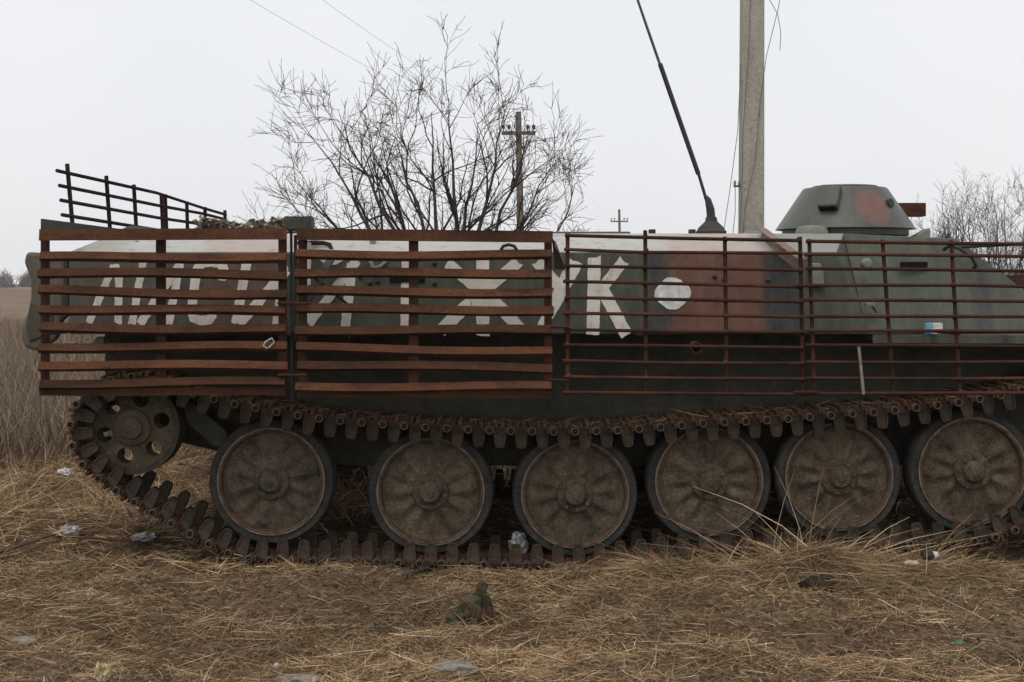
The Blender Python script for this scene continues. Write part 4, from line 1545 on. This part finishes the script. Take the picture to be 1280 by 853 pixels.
def bush(px, Y, h, w, n_, label, kids=(6, 5), r0=0.04, grp=None):
    x_ = P(px, 350, Y).x
    rt = Vector((x_, Y, float(gz(x_, Y))))
    st = []
    for i in range(n_):
        a = random.uniform(0, 6.28)
        q_ = math.sqrt(random.random())
        st.append((w * q_ * math.cos(a), w * q_ * math.sin(a), h * (1 - 0.45 * q_ * q_) * random.uniform(0.75, 1)))
    return stem_tree('bare_bush', label, 'bush', rt, st, list(kids), 2, r0, group=grp)


bush(1262, 17, 3.15, 1.7, 40, 'bare grey-brown bush behind the bow, tallest of the bushes there', (8, 7))
bush(1196, 19, 3.25, 1.3, 30, 'bare thin-twigged bush just behind the turret mount', (8, 7))
bush(1345, 18, 3.0, 1.5, 20, 'bare bush beyond the bow of the carrier', (7, 6))
bush(100, 14, 1.95, 0.7, 8, 'low bare shrub standing among the weeds behind the rear screen', (5, 4), 0.025)
bush(300, 12, 2.4, 0.6, 5, 'sparse bare shrub behind the leaf-strewn roof', (4, 3), 0.02)

# far hedge line fading into the haze
C = MB()
for i in range(190):
    Y = random.uniform(210, 330)
    x_ = random.uniform(-0.62, 0.62) * (Y + D)
    if -0.36 * (Y + D) < x_ < 0.36 * (Y + D) and random.random() < 0.2:
        continue
    hh_ = random.uniform(2.5, 6.5)
    base = Vector((x_, Y, float(gz(x_, Y))))
    for k_ in range(110):
        a = random.uniform(0, 6.28)
        q_ = random.random()
        e = base + Vector((math.cos(a) * q_ * hh_ * 0.7, math.sin(a) * q_ * hh_ * 0.7, hh_ * (1 - 0.4 * q_) * random.uniform(0.6, 1.05)))
        base2 = base + Vector((random.uniform(-1, 1), random.uniform(-1, 1), 0)) * hh_ * 0.5
        mid = base2.lerp(e, 0.5) + Vector((0, 0, hh_ * 0.08)) + rv(0.4)
        C.tube([base2, mid, e], [0.06, 0.045, 0.012], 3, cap=False)
o = C.build('distant_treeline', BARK, None, None, fix=False)
tag(o, 'faint grey line of bare trees along the misty horizon', 'treeline', None, 'stuff')

# ------------------------------------------------------------------ poles and wires
PX, PYD = 938, 7.4
pc = P(PX, 350, PYD)
gpz = float(gz(pc.x, PYD))
pole = thing('concrete_pole', 'thick square concrete utility pole rising behind the turret and antenna', 'pole', (pc.x, PYD, gpz))
m = MB()
zs = [(-0.1, 0.128), (3.0, 0.121), (6.0, 0.112), (9.5, 0.10)]
vs, fs = [], []
for z, hw in zs:
    for sx, sy in ((-1, -1), (1, -1), (1, 1), (-1, 1)):
        vs.append((sx * hw + 0.004 * z, sy * hw, z))
for i in range(len(zs) - 1):
    for j in range(4):
        a, b = i * 4 + j, i * 4 + (j + 1) % 4
        fs.append((a, b, b + 4, a + 4))
fs += [(3, 2, 1, 0), tuple(len(zs) * 4 - 4 + j for j in range(4))]
m.add(vs, fs)
m.build('pole_shaft', CONCRETE, pole, bevel=0.015)
s8 = (D + PYD - 0.15) / F
loc = lambda px, py, dy=-0.15: P(px, py, PYD + dy) - Vector((pc.x, PYD, gpz))
m = MB().bar(loc(917, 233, 0), loc(930, 233, 0), 0.02, 0.02)
br = m.build('insulator_bracket', DARKSTEEL, pole)
for px in (918.5, 924):
    MB().lathe([(0.0, 0), (0.014, 0.0), (0.016, 0.03), (0.008, 0.05), (0, 0.05)], 8, loc(px, 231.5, 0), 'Z').build('insulator', CERAMIC, br, 50)
m = MB().tube([loc(940, -60), loc(936, 60), loc(929, 160), loc(927, 250), loc(921, 345)], 0.004, 5)
m.build('hanging_cable', CABLE, pole, 60)
m = MB().tube([loc(926, 80, -0.1), loc(922, 165, -0.1), loc(912, 240, -0.1), loc(903, 300, -0.1), loc(898, 360, -0.1)], 0.004, 5)
m.build('hanging_cable', CABLE, pole, 60)
m = MB().tube([loc(919, 232, 0), loc(919, 265, 0), loc(914, 310, 0), loc(911, 360, 0)], 0.004, 5)
m.build('hanging_cable', CABLE, pole, 60)
m = MB().tube([loc(985, -60), loc(973, 10), loc(958, 70), loc(950, 130), loc(944, 200), loc(931, 260), loc(925, 345)], 0.004, 5)
m.build('hanging_cable', CABLE, pole, 60)
m = MB().tube([loc(955, -30), loc(962, 0), loc(972, 18), loc(976, 40), loc(975, 63)], 0.004, 5)
m.build('hanging_cable', CABLE, pole, 60)


def tpole(px, d_, top_py, arm_py, arm_half, label):
    Y = d_ - D
    p = P(px, 350, Y)
    z0 = float(gz(p.x, Y))
    t = thing('telegraph_pole', label, 'pole', (p.x, Y, z0), 'telegraph poles of the wire line')
    zt = P(px, top_py, Y).z - z0
    za = P(px, arm_py, Y).z - z0
    lean = 0.012 * zt
    MB().tube([(0.12, 0, -0.2), (0.06, 0, zt * 0.5), (0, 0, zt)], [0.13, 0.115, 0.09], 10).build('pole_shaft', WOOD, t, 60)
    arm = MB().bar((-arm_half, -0.1, za), (arm_half, -0.1, za), 0.09, 0.11).build('crossarm', WOOD, t)
    for x in (-arm_half * 0.9, -arm_half * 0.55, arm_half * 0.55, arm_half * 0.9):
        MB().lathe([(0.012, 0), (0.012, 0.09), (0.05, 0.1), (0.055, 0.17), (0.03, 0.22), (0.0, 0.23)], 8, (x, -0.1, za + 0.04), 'Z').build('insulator', DARKSTEEL, arm, 50)
    return Vector((p.x, Y - 0.1, z0 + za + 0.2)), arm_half


a1, h1 = tpole(648, 40, 140, 167, 0.52, 'grey wooden telegraph pole with crossarm standing behind the bare tree')
a2, h2 = tpole(774, 100, 262, 277, 0.68, 'small far-off telegraph pole with crossarm above the hull roof')
near_end = a1 + (a1 - a2) + Vector((0, 0, 0.2))
for s in (-0.9, 0.9):
    for A, B, hA, hB, sag in ((near_end, a1, h1, h1, 1.25), (a1, a2, h1, h2, 0.8)):
        pts = []
        for i in range(25):
            t = i / 24
            p = A.lerp(B, t) + Vector((s * (hA + (hB - hA) * t), 0, -4 * sag * t * (1 - t)))
            pts.append(p)
        w = MB().tube(pts, 0.0026, 4).build('overhead_wire', CABLE, None, 60, fix=False)
        tag(w, 'thin sagging wire strung over the tree to the %s end of the nearer crossarm' % ('antenna-side' if s > 0 else 'grille-side') if A is near_end else 'thin wire running on to the %s end of the far-off crossarm' % ('turret-side' if s > 0 else 'tree-side'), 'wire', 'overhead wires')

# ------------------------------------------------------------------ litter
def gpt(px, py):
    """ground point seen at a pixel (flat-ground estimate)"""
    d_ = H * F / (py - 350)
    for _ in range(25):
        Y = d_ - D
        x_ = (px - 640) * d_ / F
        d_ = 0.65 * d_ + 0.35 * (H - float(gz(x_, Y))) * F / (py - 350)
    return Vector(((px - 640) * d_ / F, d_ - D, float(gz((px - 640) * d_ / F, d_ - D))))


def lump(name, label, cat, px, py, size, mat, rough=0.35, seed=0, sub_=3, freq=2.2, sink=0.12, loc=None, group=None, rotz=0.0, facet=False):
    bm = bmesh.new()
    bmesh.ops.create_icosphere(bm, subdivisions=sub_, radius=0.5)
    for v_ in bm.verts:
        p = v_.co.copy()
        k_ = 1 + rough * mnoise.noise(p * freq * 2 + Vector((seed, seed * 1.7, 0))) + rough * 0.6 * abs(mnoise.noise(p * freq * 5 + Vector((0, seed, seed))))
        v_.co = Vector((p.x * k_ * size[0], p.y * k_ * size[1], p.z * k_ * size[2]))
    me = bpy.data.meshes.new(name)
    bm.to_mesh(me)
    bm.free()
    me.materials.append(mat)
    if not facet:
        me.polygons.foreach_set('use_smooth', [True] * len(me.polygons))
    o = bpy.data.objects.new(name, me)
    col.objects.link(o)
    g = loc if loc is not None else gpt(px, py)
    o.location = g + Vector((0, 0, size[2] * (0.5 - sink)))
    o.rotation_euler = (0, 0, rotz)
    return tag(o, label, cat, group)


PAPER = simple('white_paper', (0.55, 0.55, 0.55), (0.75, 0.75, 0.76), 20, 0.7, 0.3, 0.2)
PLASTIC = simple('cloudy_plastic', (0.15, 0.15, 0.15), (0.34, 0.345, 0.35), 20, 0.25, 0.6, 0.2)
STONE = simple('pale_stone', (0.13, 0.11, 0.09), (0.29, 0.25, 0.205), 14, 0.9, 0.2, 0.5, 50)
CLOD = simple('dark_earth', (0.022, 0.017, 0.013), (0.05, 0.038, 0.028), 14, 0.95, 0.1, 0.6, 50)
lump('crumpled_paper', 'crumpled white paper lying in dry grass behind the idler wheel', 'paper', 82, 600, (0.12, 0.09, 0.06), PAPER, 0.5, 3, facet=True, sink=-0.35)
lump('plastic_scrap', 'flat pale plastic scrap just beyond the crumpled white paper', 'scrap', 60, 583, (0.09, 0.07, 0.02), PLASTIC, 0.4, 5, facet=True)
lump('plastic_cup', 'cloudy plastic cup half buried in straw near the lying dark branch', 'plastic cup', 86, 672, (0.13, 0.1, 0.075), PLASTIC, 0.35, 8, facet=True)
lump('plastic_bag', 'torn clear plastic bag in straw below the idler track', 'plastic bag', 178, 676, (0.12, 0.09, 0.045), PLASTIC, 0.5, 9, facet=True)
lump('plastic_bag', 'clear plastic bag caught on the track between the second and third wheels', 'plastic bag', 648, 690, (0.09, 0.07, 0.13), PLASTIC, 0.5, 12, facet=True, loc=P(648, 693, 0.2) + Vector((0, 0, 0.0)))
lump('grey_rag', 'grey crumpled rag at the straw edge in the foreground', 'rag', 566, 843, (0.19, 0.09, 0.055), STONE, 0.45, 15)
lump('flat_stone', 'long flat pale stone beside the small white bottle cap', 'stone', 378, 853, (0.2, 0.1, 0.035), STONE, 0.35, 17)
lump('stone', 'pale grey stone half sunk at the straw patch left of the vehicle', 'stone', 28, 808, (0.12, 0.09, 0.045), STONE, 0.35, 19)
lump('earth_clod', 'black earth clod lying on the trampled straw', 'clod', 1050, 826, (0.1, 0.06, 0.04), CLOD, 0.4, 21)
lump('earth_clod', 'dark earth clod lodged in the grass tussock before the wheels', 'clod', 1022, 718, (0.17, 0.1, 0.08), CLOD, 0.5, 23, sink=0.25, loc=Vector((1.463, -0.62, float(gz(1.463, -0.62)))))
lump('fruit_peel', 'yellowish curled peel at the foreground edge', 'peel', 127, 851, (0.045, 0.03, 0.065), simple('dry_peel', (0.28, 0.2, 0.08), (0.56, 0.47, 0.3), 40), 0.9, 25, freq=3.2, facet=True)
lump('wood_chip', 'small pale wood chip beside the black and white bottle', 'wood chip', 1133, 710, (0.07, 0.035, 0.025), simple('pale_wood', (0.36, 0.28, 0.2), (0.5, 0.42, 0.32), 20), 0.3, 27, facet=True, loc=Vector((1.95, -0.5, float(gz(1.95, -0.5)) + 0.035)))
GLASS = simple('green_glass', (0.012, 0.09, 0.05), (0.03, 0.15, 0.09), 20, 0.15, 0.7, 0.0)
for px, py, lb_ in ((1199, 805, 'green bottle-glass shard, larger of the two in the straw'), (1184, 829, 'green bottle-glass shard, smaller of the two in the straw')):
    lump('glass_shard', lb_, 'glass shard', px, py, (0.05, 0.03, 0.02) if py == 805 else (0.035, 0.025, 0.015), GLASS, 0.4, px, 1, facet=True, group='green glass shards')
# bottle cap
g = gpt(345, 836)
t = MB().lathe([(0.0, 0.016), (0.011, 0.016), (0.0125, 0.012), (0.0125, 0.0), (0.0, 0.0)], 16, (0, 0, 0), 'Z').build('bottle_cap', PAPER, None, 40, g + Vector((0, 0, 0.008)))
t.rotation_euler = (0.9, 0.3, 0.2)
tag(t, 'small white bottle cap lying on straw in the foreground', 'bottle cap')
# small bottle, black with white cap
g = Vector((2.06, -0.42, float(gz(2.06, -0.42)) + 0.045))
bt = thing('small_bottle', 'small black bottle with white end lying by the grass tussock', 'bottle', g + Vector((0, 0, 0.02)))
MB().tube([(-0.04, 0, 0.0), (-0.035, 0, 0), (0.015, 0, 0), (0.022, 0, 0)], [0.016, 0.021, 0.021, 0.014], 14).build('bottle_body', BLACKMETAL, bt, 40)
MB().tube([(0.022, 0, 0.002), (0.026, 0, 0.002), (0.044, 0, 0.002), (0.048, 0, 0.002)], [0.014, 0.019, 0.018, 0.01], 14).build('bottle_cap', PAPER, bt, 40)
bt.rotation_euler = (0, 0.1, 0.35)


# sticks
def stick(name, label, pts, r):
    pp = []
    e0, e1 = gpt(*pts[0][:2]), gpt(*pts[-1][:2])
    for q_, (px, py, dz) in enumerate(pts):
        g_ = e0.lerp(e1, q_ / (len(pts) - 1))
        g_.z = max(g_.z, float(gz(g_.x, g_.y)))
        pp.append(g_ + Vector((random.uniform(-0.02, 0.02), random.uniform(-0.03, 0.03), dz)))
    o_ = pp[0].copy()
    n_ = len(pp)
    m_ = MB().tube([p - o_ for p in pp], [r * (1 - 0.5 * i / (n_ - 1)) for i in range(n_)], 7)
    ob = m_.build(name, BARK, None, 60, o_)
    return tag(ob, label, 'stick')


stick('dead_branch', 'long dark dead branch lying across the straw behind the cup', [(-30, 705, 0.04), (0, 700, 0.05), (50, 696, 0.04), (100, 690, 0.05), (150, 684, 0.04)], 0.012)
stick('bark_stick', 'short brown bark stick lying on straw near the camouflage cloth', [(500, 724, 0.012), (522, 719, 0.02), (545, 713, 0.015)], 0.016)
stick('thin_stick', 'thin dark forked stick in straw between idler and first wheel', [(227, 596, 0.1), (238, 606, 0.14), (246, 616, 0.08)], 0.012)

# discarded camouflage cloth cap
cn = NT('camouflage_cloth')
cc = cn.mix(cn.ramp(cn.noise(26, 3, 0.5), [(0.47, 0.0), (0.53, 1.0)]), (0.028, 0.028, 0.018), (0.075, 0.068, 0.043))
cc = cn.mix(cn.ramp(cn.noise(17, 3, 0.5, stretch=(1, 1.3, 0.8)), [(0.55, 0.0), (0.6, 0.9)]), cc, (0.085, 0.045, 0.026))
cc = cn.mix(cn.ramp(cn.noise(31, 2, 0.5), [(0.64, 0.0), (0.67, 0.9)]), cc, (0.022, 0.022, 0.02))
cn.bump(cn.noise(300, 2), 0.3, 0.001)
CLOTH = cn.done(cc, 0.95, 0, 0.1)
g = gpt(585, 783) + Vector((0, 0, 0.012))
cap = thing('camouflage_cap', 'crumpled camouflage cloth cap with knotted top lying on straw', 'cap', g)


def cloth(prof, seed, folds, amp, sides=48):
    """prof: list of (cx, cy, z, rx, ry)"""
    vs, fs = [], []
    for i, (cx_, cy_, z, rx, ry) in enumerate(prof):
        for k_ in range(sides):
            t = 2 * math.pi * k_ / sides
            w_ = 1 + amp * math.cos(folds * t + seed + 1.3 * i / len(prof)) + amp * 0.7 * mnoise.noise((math.cos(t) * 2.2, math.sin(t) * 2.2, z * 14 + seed))
            vs.append((cx_ + rx * w_ * math.cos(t), cy_ + ry * w_ * math.sin(t), z + 0.006 * mnoise.noise((t, z * 30, seed))))
    for i in range(len(prof) - 1):
        for k_ in range(sides):
            a, b = i * sides + k_, i * sides + (k_ + 1) % sides
            fs.append((a, b, b + sides, a + sides))
    fs.append(tuple((len(prof) - 1) * sides + k_ for k_ in range(sides)))
    return MB().add(vs, fs)


cloth([(0.022, 0, -0.012, 0.066, 0.06), (0.03, 0, 0.015, 0.078, 0.068), (0.036, 0, 0.045, 0.074, 0.064), (0.042, 0, 0.075, 0.064, 0.056), (0.05, 0, 0.105, 0.052, 0.045), (0.058, 0, 0.13, 0.037, 0.033), (0.064, 0, 0.15, 0.021, 0.02)], 1.2, 5, 0.22).build('crown', CLOTH, cap, 70)
cloth([(0.064, 0, 0.145, 0.018, 0.017), (0.067, 0, 0.16, 0.024, 0.02), (0.07, 0, 0.18, 0.026, 0.021), (0.069, 0, 0.19, 0.017, 0.013)], 3.0, 3, 0.2, 24).build('knot', CLOTH, cap, 60)
cloth([(-0.04, -0.01, -0.02, 0.05, 0.05), (-0.042, -0.01, 0.012, 0.056, 0.054), (-0.038, -0.006, 0.045, 0.05, 0.05), (-0.03, 0, 0.066, 0.04, 0.042), (-0.012, 0.01, 0.088, 0.02, 0.03)], 4.0, 4, 0.2).build('brim', CLOTH, cap, 70)
# raised fold over a dark hollow
vs, fs = [], []
for i in range(9):
    t = i / 8
    cxp = Vector((-0.035 + 0.085 * t, -0.062 + 0.03 * t, 0.03 + 0.11 * t))
    w_ = 0.034 * math.sin(math.pi * (0.18 + 0.72 * t))
    for j in range(7):
        s = (j - 3) / 3
        vs.append(cxp + Vector((w_ * s, -0.016 * (1 - s * s) * math.sin(math.pi * min(1, t + 0.1)), -w_ * 0.55 * s)))
for i in range(8):
    for j in range(6):
        a = i * 7 + j
        fs.append((a, a + 1, a + 8, a + 7))
o = MB().add(vs, fs).build('flap', CLOTH, cap, 70)
sm = o.modifiers.new('solid', 'SOLIDIFY')
sm.thickness = 0.004

# cigarette packet lying on the bow fender
pk = P(1167, 416, 0.05)
pk.z = 1.172
pack = thing('paper_packet', 'small blue and white paper packet lying on the bow fender', 'packet', pk)
R_ = Matrix.Rotation(0.25, 3, 'Z')
MB().box(R_ @ Vector((0.018, 0, 0.03)), (0.06, 0.024, 0.058), R_).build('packet_body', simple('packet_white', (0.55, 0.45, 0.47), (0.75, 0.73, 0.74), 30, 0.5), pack, bevel=0.003)
MB().box(R_ @ Vector((-0.030, 0, 0.03)), (0.036, 0.0245, 0.0585), R_).build('packet_end', simple('packet_blue', (0.12, 0.34, 0.5), (0.2, 0.48, 0.64), 30, 0.5), pack, bevel=0.003)

# ------------------------------------------------------------------ haze
hz = MB().box((0, 230, 6.5), (1010, 600, 16)).build('haze', None, None)
hz.data.materials.clear()
hm = bpy.data.materials.new('haze_air')
hm.use_nodes = True
hm.node_tree.nodes.clear()
ho = hm.node_tree.nodes.new('ShaderNodeOutputMaterial')
hv = hm.node_tree.nodes.new('ShaderNodeVolumePrincipled')
hv.inputs['Color'].default_value = (0.97, 0.975, 0.985, 1)
hv.inputs['Density'].default_value = 0.0006
hv.inputs['Anisotropy'].default_value = 0.6
hm.node_tree.links.new(hv.outputs[0], ho.inputs['Volume'])
hz.data.materials.append(hm)
tag(hz, 'thin pale mist lying over the fields', 'haze', None, 'stuff')
